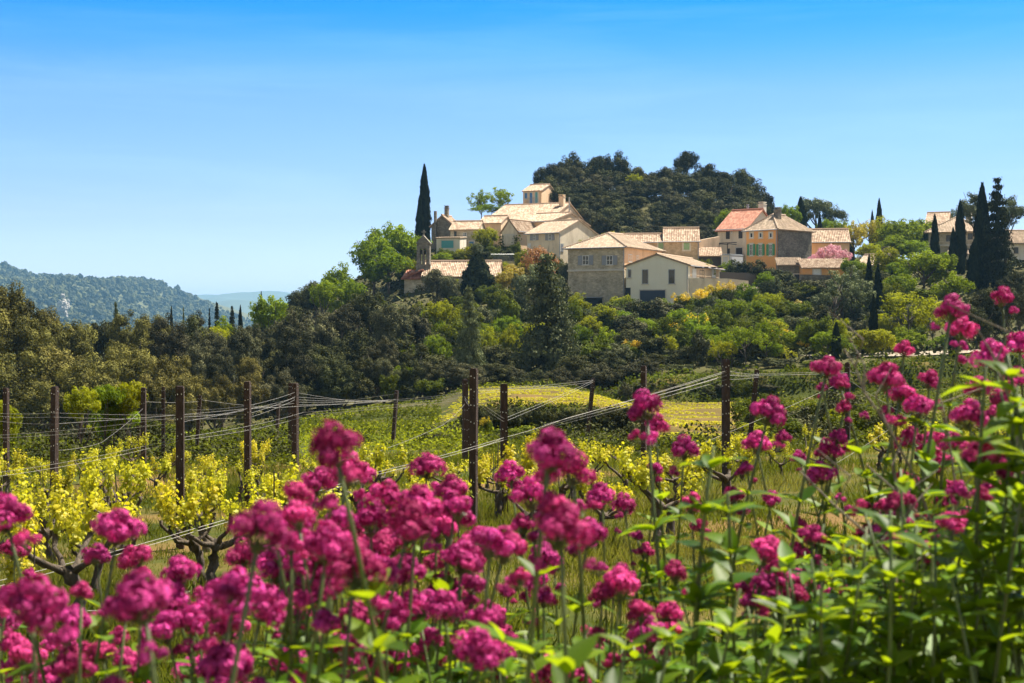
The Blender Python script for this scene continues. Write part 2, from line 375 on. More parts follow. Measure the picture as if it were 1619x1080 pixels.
t.links.new(c, p.inputs['Base Color']); p.inputs['Roughness'].default_value = 1; p.inputs['Specular IOR Level'].default_value = .1
bump(t, p, n2, .5, .08)
gm.materials.append(m); tag(ob('ground', gm), kind='structure')

# dirt road at the foot of the village hill, drive beside the white house: sheets lying on the ground
def sheet(name, pts, width, mat_, lift=.05):
    """ribbon along ground points"""
    v = []; f = []
    pts = [Vector((q[0], q[1], 0)) for q in pts]; fine = []
    for a_, b_ in zip(pts, pts[1:]):
        for k in range(8): fine.append(a_.lerp(b_, k / 8))
    fine.append(pts[-1])
    for i, q in enumerate(fine):
        tg = (fine[min(i + 1, len(fine) - 1)] - fine[max(i - 1, 0)]).normalized(); nn = Vector((-tg.y, tg.x, 0))
        for k in range(5):
            s_ = q + nn * width * (k / 4 - .5) * (1 + .08 * math.sin(i)); v.append((s_.x, s_.y, tz(s_.x, s_.y) + lift))
    for i in range(len(fine) - 1):
        for k in range(4): f.append((i * 5 + k, i * 5 + k + 1, i * 5 + k + 6, i * 5 + k + 5))
    return tag(ob(name, mesh_from(name, v, [np.array(f)], mats=[mat_], smooth=True)), kind='structure')
m, t, p, o = nmat('pale dirt'); co = N(t, 'ShaderNodeNewGeometry').outputs['Position']
n2 = noise(t, co, 3, 6, .65); t.links.new(mix(t, n2, (.26, .21, .15), (.44, .37, .27)), p.inputs['Base Color']); p.inputs['Roughness'].default_value = 1
M['dirt'] = m
sheet('dirt_road', [(22, 120), (28, 113), (33, 109), (42, 107), (60, 108)], 4.2, m, .12)
sheet('driveway', [(25, 176), (29.5, 180), (31.5, 187), (31, 192)], 5.5, m, .14)
sheet('path', [(-7, 190), (-2, 188), (3, 189), (7, 186)], 2.6, m, .14)

# ------------------------------------------------------------------ far hills and haze
def ridge(name, prof, y0, run, wob, mat_, seed, nx=160, ny=40, back=1.0, base=-18):
    """prof: silhouette (px, py) seen at distance y0; slopes towards the camera over `run` metres"""
    px_ = np.array([q[0] for q in prof], float); h_ = (HY - np.array([q[1] for q in prof], float)) / FPX * y0 + CZ
    X0 = (px_ - CX) / FPX * y0
    xs = np.linspace(X0[0], X0[-1], nx); hh = np.interp(xs, X0, h_)
    vv = np.linspace(-1, back, ny); gx_, gv = np.meshgrid(xs, vv)
    hh = np.repeat(hh[None], ny, 0)
    shp = np.cos(np.clip(np.abs(gv), 0, 1) * math.pi / 2) ** .9
    z = (hh - base) * shp + base + wob * vnoise(gx_, gv * run, .012, seed) * np.clip(np.abs(gv) * 3, 0, 1) * shp
    y = y0 + gv * run
    v = np.stack([gx_.ravel(), y.ravel(), z.ravel()], 1)
    i_ = (np.arange(ny - 1)[:, None] * nx + np.arange(nx - 1)[None]).ravel()
    o_ = ob(name, mesh_from(name, v, [np.stack([i_, i_ + 1, i_ + nx + 1, i_ + nx], 1)], mats=[mat_], smooth=True)); tag(o_, kind='structure')
    return v, o_
hm, t, p, o = nmat('wooded hill soil'); co = N(t, 'ShaderNodeNewGeometry').outputs['Position']
t.links.new(mix(t, noise(t, co, .02, 6), (.05, .06, .025), (.13, .13, .05)), p.inputs['Base Color']); p.inputs['Roughness'].default_value = 1
hv, ho = ridge('hill', [(-420, 445), (-200, 404), (-60, 408), (0, 427), (30, 440), (50, 441), (90, 442), (130, 447), (170, 450), (198, 443), (230, 450), (262, 465), (290, 478), (335, 500), (385, 520), (460, 530)], 2600, 900, 12, hm, 21)
fm, t, p, o = nmat('distant mountain'); co = N(t, 'ShaderNodeNewGeometry').outputs['Position']
t.links.new(mix(t, noise(t, co, .003, 5), (.06, .09, .07), (.14, .16, .10)), p.inputs['Base Color']); p.inputs['Roughness'].default_value = 1
ridge('mountains', [(150, 474), (250, 469), (300, 467), (330, 466), (355, 467), (395, 465), (440, 464), (470, 466), (520, 470), (700, 478), (1000, 480), (1400, 476), (1700, 470)], 7200, 1500, 20, fm, 4, nx=260)
ridge('mountains', [(200, 488), (300, 486), (340, 481), (365, 483), (400, 478), (430, 476), (470, 481), (600, 490), (900, 494), (1500, 492)], 5200, 1000, 14, fm, 9, nx=220)

def crown_blobs(n, centers, size, seed):
    """merged low crowns (bumpy ellipsoids of ~60 faces) for a far wood"""
    r = np.random.RandomState(seed)
    nu, nvv = 7, 5; th = np.linspace(0, 2 * math.pi, nu, endpoint=False); ph = np.linspace(.0, 2.1, nvv)
    base = np.array([[math.sin(b) * math.cos(a_), math.sin(b) * math.sin(a_), math.cos(b)] for b in ph for a_ in th])
    V = base[None] * (1 + r.uniform(-.28, .28, (n, len(base), 1))) * size[:, None, None]
    V[:, :, 2] *= r.uniform(.8, 1.5, (n, 1)); V += centers[:, None]
    f = np.array([(i * nu + k, (i + 1) * nu + k, (i + 1) * nu + (k + 1) % nu, i * nu + (k + 1) % nu) for i in range(nvv - 1) for k in range(nu)])
    F = (f[None] + (np.arange(n) * len(base))[:, None, None]).reshape(-1, 4)
    return V.reshape(-1, 3), F, np.repeat(r.rand(n), len(base))
r_ = np.random.RandomState(7)
sel = hv[(hv[:, 1] < 2720)]
N_ = 13000; pick = sel[r_.randint(0, len(sel), N_)]
cen = pick + np.stack([r_.uniform(-13, 13, N_), r_.uniform(-17, 17, N_), r_.uniform(.8, 4, N_)], 1)
V_, F_, rn = crown_blobs(N_, cen, r_.uniform(2.4, 5.6, N_) * np.where(r_.rand(N_) < .1, 1.3, 1), 5)
M['farwood'] = leaf_mat('far woodland', (.008, .014, .006), (.10, .11, .04), (.08, .1, .03), .1, .7, .1)
tag(ob('forest', mesh_from('forest', V_, [F_], rn, [M['farwood']], smooth=False)), 'dark woodland covering the far hill', 'forest', kind='stuff')
rk = MB()
ck = 34; qc = np.array([tuple(P(101 + r_.normal(0, 5.5), 486 + r_.normal(0, 6.5), 1880 + r_.uniform(-8, 8))) for k in range(ck)])
V_, F_, rn = crown_blobs(ck, qc, r_.uniform(1.6, 4.2, ck), 15)
tag(ob('rock_outcrop', mesh_from('rock_outcrop', V_, [F_], rn, [plain('pale limestone', (.36, .33, .29), .9, 0, .35, .4)])), 'pale limestone cliff showing through the woods of the far hill', 'rock')

hz = MB(); hz.bb((-9500, -60, CZ - 30), (9500, 15500, CZ + 158))
m = bpy.data.materials.new('haze'); m.use_nodes = True; t = m.node_tree; t.nodes.clear()
o = t.nodes.new('ShaderNodeOutputMaterial'); v = t.nodes.new('ShaderNodeVolumePrincipled')
v.inputs['Color'].default_value = (.30, .64, 1.0, 1); v.inputs['Density'].default_value = .00013; v.inputs['Anisotropy'].default_value = 0
t.links.new(v.outputs[0], o.inputs['Volume'])
HAZE = tag(ob('haze', hz.mesh('haze', [m])), 'thin blue summer haze', 'haze', kind='stuff')

# ------------------------------------------------------------------ houses
def corr_plane(mb, a, b, c, d, per=.24, amp=.045, row=.42, mi=0, seed=0):
    """tiled slope: eave a->b, top edge d->c; ribs run up the slope"""
    r = np.random.RandomState(seed + 1)
    a, b, c, d = map(Vector, (a, b, c, d)); e = (b - a); L = e.length; e.normalize()
    up = (d - a) if (d - a).length > (c - b).length else (c - b)
    n = e.cross(up).normalized()
    if n.z < 0: n = -n
    s = n.cross(e).normalized()
    if s.z < 0: s = -s
    def to2(q): return (q - a).dot(e), (q - a).dot(s)
    cx, cy = to2(c); dx, dy = to2(d)
    k_ = max(2, int(L / (per / 4))); xs = np.linspace(0, L, k_ + 1)
    def top(x):
        y = 1e9
        if abs(cx - dx) > 1e-4:
            y = min(y, dy + (cy - dy) * (x - dx) / (cx - dx))
        if dx > 1e-3: y = min(y, dy * x / dx)
        if L - cx > 1e-3: y = min(y, cy * (L - x) / (L - cx))
        return max(0, y if y < 1e8 else max(cy, dy))
    hgt = max(cy, dy)
    V = []; F = []; Rn = []; base = 0
    nr = max(1, int(hgt / row))
    tile_r = r.rand(k_ // 4 + 2, nr + 1)
    for j in range(nr):
        y0, y1 = hgt * j / nr, hgt * (j + 1) / nr + .03
        for i in range(k_):
            t0, t1 = top(xs[i]), top(xs[i + 1])
            if max(t0, t1) <= y0 + .01: continue
            q = [(xs[i], y0), (xs[i + 1], y0), (xs[i + 1], min(y1, max(t1, y0))), (xs[i], min(y1, max(t0, y0)))]
            for m_, (x, y) in enumerate(q):
                ii_ = i + (1 if m_ in (1, 2) else 0)
                h = amp * math.cos(ii_ * math.pi / 2) + (.035 if m_ < 2 else .0)
                V.append(a + e * x + s * y + n * h)
            F.append((base, base + 1, base + 2, base + 3)); base += 4
            Rn += [tile_r[i // 4, j]] * 4
    mb.add([tuple(v) for v in V], F, mi, np.array(Rn))
    # underside slab
    th = .14; pts = [a, b, c, d] if (c - d).length > 1e-3 else [a, b, c]
    lo = [tuple(q - n * th) for q in pts]; hi = [tuple(q - n * (amp + .01)) for q in pts]; k = len(pts)
    mb.add(hi + lo, [tuple(range(k)), tuple(range(2 * k - 1, k - 1, -1))] + [(i, i + k, (i + 1) % k + k, (i + 1) % k) for i in range(k)], mi, .35)

LAND = []
class House:
    def __init__(s, name, label, cat, pl, pc, pr, d, py_base, py_eave, yaw, wmat, roof, rmat='tile', rise=1.6, over=.35, D=None, W=None, sink=2.0, land=None, group=None):
        """pl / pc / pr: photo columns of the left end, near corner and right end of the two walls seen;
        yaw < 0 turns the front wall to face the camera's left"""
        s.yaw = R(yaw); s.d = d; ex = Vector((math.cos(s.yaw), math.sin(s.yaw))); ey = Vector((-ex.y, ex.x)); s.ex, s.ey = ex, ey
        X = (pc - CX) / FPX * d; Y = d
        def solve(px, dr): k = (px - CX) / FPX; return (k * Y - X) / (dr.x - k * dr.y)
        if yaw <= 0:                                  # near corner is the right end of the front
            s.W = W or solve(pl, -ex); s.D = D or solve(pr, ey); org = Vector((X, Y)) - ex * s.W
        else:                                         # near corner is the left end of the front
            s.W = W or solve(pr, ex); s.D = D or solve(pl, ey); org = Vector((X, Y))
        s.z0 = CZ - (py_base - HY) / FPX * d - sink; s.h = CZ - (py_eave - HY) / FPX * d - s.z0
        if not .5 < s.D < 24: s.D = 12.0
        s.org = org; s.rise = rise; s.over = over
        s.root = bpy.data.objects.new(name, None); col.objects.link(s.root)
        s.root.location = (org.x, org.y, s.z0); s.root.rotation_euler = (0, 0, s.yaw)
        tag(s.root, label, cat, group); s.wm = M[wmat]; s.rm = M[rmat]
        W_, D_, h, r_, ov = s.W, s.D, s.h, rise, over
        wb = MB(); rb = MB(); wr, dr_ = 0, 0
        sl = None
        if roof == 'hip':
            wb.bb((0, 0, 0), (W_, D_, h))
            f = min(W_, D_) / 2 * .98; e_ = h + .03
            A, B, C_, Dd = (-ov, -ov, e_), (W_ + ov, -ov, e_), (W_ + ov, D_ + ov, e_), (-ov, D_ + ov, e_)
            if W_ >= D_: p_, q_ = (f, D_ / 2, e_ + r_), (W_ - f, D_ / 2, e_ + r_); sl = [(A, B, q_, p_), (B, C_, q_, q_), (C_, Dd, p_, q_), (Dd, A, p_, p_)]
            else: p_, q_ = (W_ / 2, f, e_ + r_), (W_ / 2, D_ - f, e_ + r_); sl = [(A, B, p_, p_), (B, C_, q_, p_), (C_, Dd, q_, q_), (Dd, A, p_, q_)]
            s.ridge = (p_, q_)
        elif roof == 'gx':                            # ridge along the front wall
            wb.bb((0, 0, 0), (W_, D_, h)); g = MB()
            wb.add([(0, 0, h), (0, D_, h), (0, D_ / 2, h + r_), (.3, 0, h), (.3, D_, h), (.3, D_ / 2, h + r_)], [(0, 1, 2), (3, 5, 4), (0, 2, 5, 3), (1, 4, 5, 2)])
            wb.add([(W_ - .3, 0, h), (W_ - .3, D_, h), (W_ - .3, D_ / 2, h + r_), (W_, 0, h), (W_, D_, h), (W_, D_ / 2, h + r_)], [(0, 1, 2), (3, 5, 4), (0, 2, 5, 3), (1, 4, 5, 2)])
            k = r_ / (D_ / 2) * ov; e_ = h + .16 - k
            p_, q_ = (-ov * .5, D_ / 2, h + .16 + r_), (W_ + ov * .5, D_ / 2, h + .16 + r_)
            sl = [((-ov * .5, -ov, e_), (W_ + ov * .5, -ov, e_), q_, p_), ((W_ + ov * .5, D_ + ov, e_), (-ov * .5, D_ + ov, e_), p_, q_)]; s.ridge = (p_, q_)
        elif roof == 'gy':                            # gable faces the front
            wb.bb((0, 0, 0), (W_, D_, h))
            for y_ in (0, D_ - .3):
                wb.add([(0, y_, h), (W_, y_, h), (W_ / 2, y_, h + r_), (0, y_ + .3, h), (W_, y_ + .3, h), (W_ / 2, y_ + .3, h + r_)], [(0, 1, 2), (3, 5, 4), (0, 2, 5, 3), (1, 4, 5, 2)])
            k = r_ / (W_ / 2) * ov; e_ = h + .16 - k
            p_, q_ = (W_ / 2, -ov * .5, h + .16 + r_), (W_ / 2, D_ + ov * .5, h + .16 + r_)
            sl = [((-ov, D_ + ov * .5, e_), (-ov, -ov * .5, e_), p_, q_), ((W_ + ov, -ov * .5, e_), (W_ + ov, D_ + ov * .5, e_), q_, p_)]; s.ridge = (p_, q_)
        elif roof == 'shed':                          # rises from the front wall to the back
            wb.prism([(0, 0), (W_, 0), (W_, h), (0, h)], 0, D_)
            wb.add([(0, 0, h), (W_, 0, h), (0, D_, h), (W_, D_, h), (0, D_, h + r_), (W_, D_, h + r_)], [(0, 2, 4), (1, 5, 3), (2, 3, 5, 4)])
            k = r_ / D_ * ov
            sl = [((-ov * .5, -ov, h + .16 - k), (W_ + ov * .5, -ov, h + .16 - k), (W_ + ov * .5, D_ + ov * .3, h + .16 + r_), (-ov * .5, D_ + ov * .3, h + .16 + r_))]; s.ridge = None
        elif roof == 'shedx':                         # rises from the left end to the right end
            wb.prism([(0, 0), (W_, 0), (W_, h + r_), (0, h)], 0, D_)
            k = r_ / W_ * ov
            sl = [((-ov, D_ + ov * .5, h + .16 - k), (-ov, -ov * .5, h + .16 - k), (W_ + ov, -ov * .5, h + .16 + r_ + k), (W_ + ov, D_ + ov * .5, h + .16 + r_ + k))]; s.ridge = None
        else: wb.bb((0, 0, 0), (W_, D_, h)); s.ridge = None
        s.wall = ob('wall', wb.mesh('wall', [s.wm]), s.root)
        if sl:
            for k, q in enumerate(sl): corr_plane(rb, *q, seed=k + int(pc))
            if s.ridge and (Vector(s.ridge[0]) - Vector(s.ridge[1])).length > .2: rb.tube([Vector(q) + Vector((0, 0, .06)) for q in s.ridge], .14, 8, rnd=.45)
            if roof == 'hip':
                for q, cn in ((s.ridge[0], sl[0][0]), (s.ridge[1] if W_ >= D_ else s.ridge[0], sl[0][1])): rb.tube([Vector(cn) + Vector((0, 0, .05)), Vector(q) + Vector((0, 0, .05))], .12, 6, rnd=.4)
            s.roof = ob('roof', rb.mesh('roof', [s.rm]), s.root)
        if land: LAND.append((land, (pl + pr) / 2, (py_base + py_eave) / 2))
    def fx(s, px):                                   # photo column -> x on the front wall
        k = (px - CX) / FPX; return (k * s.org.y - s.org.x) / (s.ex.x - k * s.ex.y)
    def rx(s, px):                                   # photo column -> y on the right end wall
        k = (px - CX) / FPX; q = s.org + s.ex * s.W; return (k * q.y - q.x) / (s.ey.x - k * s.ey.y)
    def lx(s, px):
        k = (px - CX) / FPX; return (k * s.org.y - s.org.x) / (s.ey.x - k * s.ey.y)
    def fz(s, py, x, wall='F'):
        q = s.org + s.ex * x if wall == 'F' else (s.org + s.ex * s.W + s.ey * x if wall == 'R' else s.org + s.ey * x); return CZ - (py - HY) / FPX * q.y - s.z0
    def rect(s, px0, px1, py0, py1, wall):
        fn = {'F': s.fx, 'R': s.rx, 'L': s.lx}[wall]; a_, b_ = sorted((fn(px0), fn(px1))); mid = (a_ + b_) / 2
        return a_, b_, s.fz(py1, mid, wall), s.fz(py0, mid, wall)
    def slab(s, mb, wall, u0, u1, z0, z1, t0, t1, mi=0):   # box on a wall, from t0 to t1 metres proud of it
        if wall == 'F': mb.bb((u0, -t1, z0), (u1, -t0, z1), mi)
        elif wall == 'R': mb.bb((s.W + t0, u0, z0), (s.W + t1, u1, z1), mi)
        else: mb.bb((-t1, u0, z0), (-t0, u1, z1), mi)
    def window(s, px0, px1, py0, py1, wall='F', frame='wht', pane='glass', shutter=None, trim=None, sill=True, bars=True, fw=.07, sw=None, name='window'):
        u0, u1, z0, z1 = s.rect(px0, px1, py0, py1, wall); f = MB(); w_ = fw
        if u0 < .1 or u1 > (s.W if wall == 'F' else s.D) - .1: print('window off the wall', px0); return
        if trim:
            tb = MB()
            for q in ((u0 - .16, u0, z0, z1), (u1, u1 + .16, z0, z1), (u0 - .16, u1 + .16, z1, z1 + .18), (u0 - .2, u1 + .2, z0 - .14, z0)): s.slab(tb, wall, *q, .0, .035)
        for q in ((u0, u0 + w_, z0, z1), (u1 - w_, u1, z0, z1), (u0 + w_, u1 - w_, z1 - w_, z1), (u0 + w_, u1 - w_, z0, z0 + w_)): s.slab(f, wall, *q, .0, .05)
        if bars:
            m_ = (u0 + u1) / 2; s.slab(f, wall, m_ - .03, m_ + .03, z0 + w_, z1 - w_, .018, .045)
            s.slab(f, wall, u0 + w_, m_ - .03, (z0 + z1) / 2 - .02, (z0 + z1) / 2 + .02, .018, .04); s.slab(f, wall, m_ + .03, u1 - w_, (z0 + z1) / 2 - .02, (z0 + z1) / 2 + .02, .018, .04)
        wo_ = ob(name, f.mesh(name, [M[frame]]), s.root)
        pb = MB(); s.slab(pb, wall, u0 + w_, u1 - w_, z0 + w_, z1 - w_, .004, .016); ob('pane', pb.mesh('pane', [M[pane]]), wo_)
        if trim: ob('surround', tb.mesh('surround', [M[trim]]), wo_)
        elif sill:
            sb = MB(); s.slab(sb, wall, u0 - .12, u1 + .12, z0 - .1, z0 - .003, .0, .12); ob('sill', sb.mesh('sill', [M['trim']]), wo_)
        if shutter:
            sw_ = sw or (u1 - u0) * .5
            for a_, b_ in ((u0 - sw_ - .02, u0 - .02), (u1 + .02, u1 + sw_ + .02)): s.shutter(a_, b_, z0, z1, wall, shutter)
        return wo_
    def shutter(s, a_, b_, z0, z1, wall, mat_):
        sb = MB(); s.slab(sb, wall, a_, b_, z0, z1, .04, .075)
        k = 7
        for i in range(k): zz = z0 + (z1 - z0) * (i + .5) / k; s.slab(sb, wall, a_ + .05, b_ - .05, zz - .045, zz + .045, .075, .09)
        ob('shutter', sb.mesh('shutter', [M[mat_]]), s.root)
    def shut(s, px0, px1, py0, py1, wall, mat_, trim=None):
        u0, u1, z0, z1 = s.rect(px0, px1, py0, py1, wall)
        if trim:
            tb = MB()
            for q in ((u0 - .2, u0, z0, z1), (u1, u1 + .2, z0, z1), (u0 - .2, u1 + .2, z1, z1 + .2), (u0 - .2, u1 + .2, z0 - .2, z0)): s.slab(tb, wall, *q, .0, .04)
            ob('window_surround', tb.mesh('window_surround', [M[trim]]), s.root)
        m_ = (u0 + u1) / 2; s.shutter(u0, m_ - .01, z0, z1, wall, mat_); s.shutter(m_ + .01, u1, z0, z1, wall, mat_)
    def door(s, px0, px1, py0, py1, wall, mat_, name='door', panels=5):
        u0, u1, z0, z1 = s.rect(px0, px1, py0, py1, wall); b_ = MB(); s.slab(b_, wall, u0, u1, z0, z1, .004, .05)
        for i in range(panels): zz = z0 + (z1 - z0) * (i + .5) / panels; s.slab(b_, wall, u0 + .08, u1 - .08, zz - (z1 - z0) / panels * .42, zz + (z1 - z0) / panels * .42, .05, .07)
        o_ = ob(name, b_.mesh(name, [M[mat_]]), s.root)
        fb = MB(); s.slab(fb, wall, u0 - .14, u0, z0, z1, .003, .07); s.slab(fb, wall, u1, u1 + .14, z0, z1, .003, .07); s.slab(fb, wall, u0 - .14, u1 + .14, z1, z1 + .16, .003, .07)
        ob('frame', fb.mesh('frame', [M['trim']]), o_); return o_
    def band(s, py, wall, th=.16, out=.14, mat_='trim', name='ledge'):
        u1 = s.W if wall == 'F' else s.D; z = s.fz(py, u1 / 2, wall); b_ = MB(); s.slab(b_, wall, -.05, u1 + .05, z - th / 2, z + th / 2, .0, out); ob(name, b_.mesh(name, [M[mat_]]), s.root)
    def chimney(s, x, y, zb, h, wx=.55, wy=.7, mat_=None):
        b_ = MB(); b_.bb((x - wx / 2, y - wy / 2, zb), (x + wx / 2, y + wy / 2, zb + h)); b_.bb((x - wx / 2 - .06, y - wy / 2 - .06, zb + h + .001), (x + wx / 2 + .06, y + wy / 2 + .06, zb + h + .12))
        for k in (-1, 1): b_.bb((x + k * wx * .3 - .06, y - wy * .4, zb + h + .121), (x + k * wx * .3 + .06, y + wy * .4, zb + h + .32))
        b_.bb((x - wx / 2 - .04, y - wy / 2 - .04, zb + h + .321), (x + wx / 2 + .04, y + wy / 2 + .04, zb + h + .42))
        ob('chimney', b_.mesh('chimney', [mat_ or s.wm]), s.roof)
    def pipe(s, px, wall='F', mat_='greyp'):
        u = {'F': s.fx, 'R': s.rx}[wall](px); b_ = MB()
        q = (u, -.08) if wall == 'F' else (s.W + .08, u)
        b_.tube([(q[0], q[1], 0), (q[0], q[1], s.h - .1)], .06, 6); ob('drainpipe', b_.mesh('drainpipe', [M[mat_]]), s.root)
    def gutter(s, wall='F', mat_='greyp'):
        b_ = MB(); z = s.h - .02
        if wall == 'F': b_.tube([(-s.over, -s.over - .07, z), (s.W + s.over, -s.over - .07, z)], .07, 6)
        else: b_.tube([(s.W + s.over + .07, -s.over, z), (s.W + s.over + .07, s.D + s.over, z)], .07, 6)
        ob('gutter', b_.mesh('gutter', [M[mat_]]), s.root)

# big stone house with hipped roof
h = House('stone_house', 'two storey rubble stone house with grey shutters and a pale hipped tile roof', 'house', 898, 987, 1046, 182, 475, 391, -28, 'stone', 'hip', 'ptile', 2.1, .55, sink=4, land='the hipped stone house')
h.window(921, 931, 404, 419, 'F', shutter='greyp', sw=.62); h.window(959, 969, 404, 419, 'F', shutter='greyp', sw=.62)
h.band(427.5, 'F', .22, .22, 'trim'); h.pipe(986.5, 'F'); h.gutter('F')
h.window(993, 999, 402, 414, 'R', shutter=None); h.window(1006, 1010, 404, 413, 'R'); h.window(1028, 1036, 405, 413, 'R')
pb = MB(); h.slab(pb, 'R', .02, h.D - .02, h.fz(428, h.D / 2, 'R'), h.h - .03, .0, .03); ob('plaster_wall', pb.mesh('plaster_wall', [M['peach']]), h.root)
u0, u1, z0, z1 = h.rect(915, 952, 470, 500, 'F'); b_ = MB(); h.slab(b_, 'F', u0, u1, z0, z1 - .12, .0, 1.6); h.slab(b_, 'F', u0 - .15, u1 + .15, z1 - .12, z1, .0, 1.8, 1); ob('lean_to', b_.mesh('lean_to', [M['inner_shade'], M['greyp']]), h.root)  # solid dark box, shade inside the lean-to put into its colour
# white house
h = House('white_house', 'modern white gabled house with dark garage door and tall dark windows', 'house', 990, 1088, 1140, 177, 492, 420, -24, 'white', 'gy', 'ptile', 1.35, .35, sink=3, land='the white gabled house')
h.window(993, 998, 426, 439, 'F', frame='greyp', pane='glass', bars=False); h.window(1015, 1025, 426, 449, 'F', frame='greyp', bars=False); h.window(1057, 1067, 426, 449, 'F', frame='greyp', bars=False)
h.door(1012, 1052, 459, 490, 'F', 'navy', 'garage_door', 6); h.gutter('R'); h.pipe(1087, 'F')
u0, u1, z0, z1 = h.rect(988.5, 997, 455, 498, 'F'); b_ = MB(); h.slab(b_, 'F', u0, u1, z0 - 2, z1, .002, .03); ob('recess_shade', b_.mesh('recess_shade', [M['inner_shade']]), h.root)  # flat dark panel on the wall, shade of the opening put into its colour
pb = MB(); u0, u1, z0, z1 = h.rect(1091, 1136, 421, 439.5, 'R'); h.slab(pb, 'R', u0, u1, z0, z1, .0, .03); ob('porch_wall', pb.mesh('porch_wall', [M['beige']]), h.root)
h.door(1094, 1100, 425, 440, 'R', 'wht', 'door', 2); h.window(1106, 1113, 427, 440, 'R', frame='darkw', sill=False); h.door(1125, 1131, 426, 440, 'R', 'wht', 'door', 2)
for px in (1098, 1108, 1120, 1131):
    u = h.rx(px); b_ = MB(); z = h.fz(422, u, 'R'); b_.bb((h.W + .03, u - .08, z - .2), (h.W + 1.0, u + .08, z)); ob('porch_bracket', b_.mesh('porch_bracket', [M['darkw']]), h.root)
def gwall(name, label, pts, th, mat_, land=None, cap=None, sink=2.5, cat='wall', group=None):
    """free standing wall through photo points (px, py_top, d)"""
    b_ = MB()
    for (p0, y0, d0), (p1, y1, d1) in zip(pts, pts[1:]):
        a_, c_ = P(p0, y0, d0), P(p1, y1, d1); e_ = (c_ - a_); n_ = Vector((-e_.y, e_.x, 0)).normalized() * th / 2
        bz = min(tz(a_.x, a_.y), tz(c_.x, c_.y), a_.z - .6, c_.z - .6) - sink * .4
        for zt, zb, k in ((0, None, 1.0), (.08, .002, 1.25)) if cap else ((0, None, 1.0),):
            m_ = n_ * k; T = [a_ - m_, c_ - m_, c_ + m_, a_ + m_]; V = [(q.x, q.y, (bz if zb is None else q.z + zb)) for q in T] + [(q.x, q.y, q.z + zt) for q in T]
            b_.add(V, [(0, 3, 2, 1), (4, 5, 6, 7), (0, 1, 5, 4), (1, 2, 6, 5), (2, 3, 7, 6), (3, 0, 4, 7)], 0 if zb is None else 1)
    o_ = ob(name, b_.mesh(name, [M[mat_], M[cap] if cap else M[mat_]])); tag(o_, label, cat, group)
    if land: LAND.append((land, (pts[0][0] + pts[-1][0]) / 2, pts[0][1]))
    return o_
gwall('terrace_wall', 'smooth pale terrace wall running from the porch of the white house', [(1089, 440, 176.2), (1150, 440.5, 177.5), (1182, 444, 179)], .35, 'cream')
gwall('plank_fence', 'long dark wooden plank fence behind the porch of the white house', [(1138, 430, 184), (1195, 432, 186)], .12, 'fence', cat='fence')
gwall('garden_wall', 'low grey stone wall closing the driveway by the ochre house', [(1196, 446, 189), (1232, 443, 190)], .4, 'gstone')
gwall('retaining_wall', 'high grey stone retaining wall beneath the low orange outbuilding', [(1266, 434, 181), (1330, 436, 183)], .5, 'gstone', sink=8)
gwall('garden_wall', 'beige rendered wall joining the stone house to the red roofed house', [(1104, 380, 203), (1136, 374, 206)], .4, 'beige', sink=6)
# long stone house with pale green shutters
h = House('stone_house', 'warm stone house with a tall tiled end and pale green closed shutters', 'house', 1050, 1105, 1109, 194, 410, 382, -6, 'wstone', 'gx', 'tile', 1.9, .3, D=6.5, sink=4, land='the stone house with pale green shutters')
h.shut(1081, 1090, 384, 395, 'F', 'pgreen', 'trim'); h.pipe(1104, 'F'); h.gutter('F')
h = House('stone_wing', 'low long tiled wing of warm stone behind the hipped roof', 'house', 968, 1049, 1051, 195, 410, 383, -6, 'wstone', 'gx', 'tile', 1.15, .3, D=6.0, sink=4)
h.shut(1041, 1048.6, 384, 396, 'F', 'pgreen', 'trim'); h.gutter('F')
# house with the red roof
h = House('cream_house', 'cream rendered house under a red tile roof with dark shutters', 'house', 1135, 1180, 1228, 206, 413, 362, -38, 'cream', 'gx', 'rtile', 3.0, .5, sink=4, land='the red roofed house')
h.shut(1148, 1154, 364, 378, 'F', 'darkw'); h.shut(1168, 1174, 362.5, 377, 'F', 'darkw'); h.window(1156, 1158, 364, 369, 'F', bars=False); h.window(1150, 1154, 393, 404, 'F', frame='darkw')
h.door(1164, 1174, 392, 404, 'F', 'darkw', 'door', 3); h.gutter('F'); h.chimney(h.W - .5, h.D * .62, h.h + 1.7, 2.2, .8, 1.0, M['pale']); h.chimney(h.W * .45, h.D * .55, h.h + 2.6, 1.0, .25, .25, M['greyp'])
b_ = MB()
for px in (1138, 1151, 1164): u = h.fx(px); b_.bb((u - .05, -2.6, 0), (u + .05, -2.5, h.fz(386, u))); b_.bb((u - .05, -2.5, h.fz(386, u) - .1), (u + .05, 0, h.fz(386, u)))
zz = h.fz(386, h.W / 2); b_.bb((h.fx(1137), -2.66, zz), (h.fx(1178), -2.45, zz + .1)); ob('pergola', b_.mesh('pergola', [M['darkw']]), h.root)
h = House('lean_to', 'small dark tiled lean-to below the red roofed house', 'shed', 1106, 1140, 1142, 199, 415, 405, -6, 'darkw', 'shed', 'tile', 1.3, .4, D=4, sink=3)
h = House('shed', 'small grey metal garden shed beside the ochre house', 'shed', 1140, 1155, 1179, 197, 420, 404, -20, 'metal', 'shed', 'tile', .4, .1, sink=3); h.roof.data.materials[0] = M['metal']
h.door(1143, 1151, 406, 418, 'F', 'metal', 'door', 2)
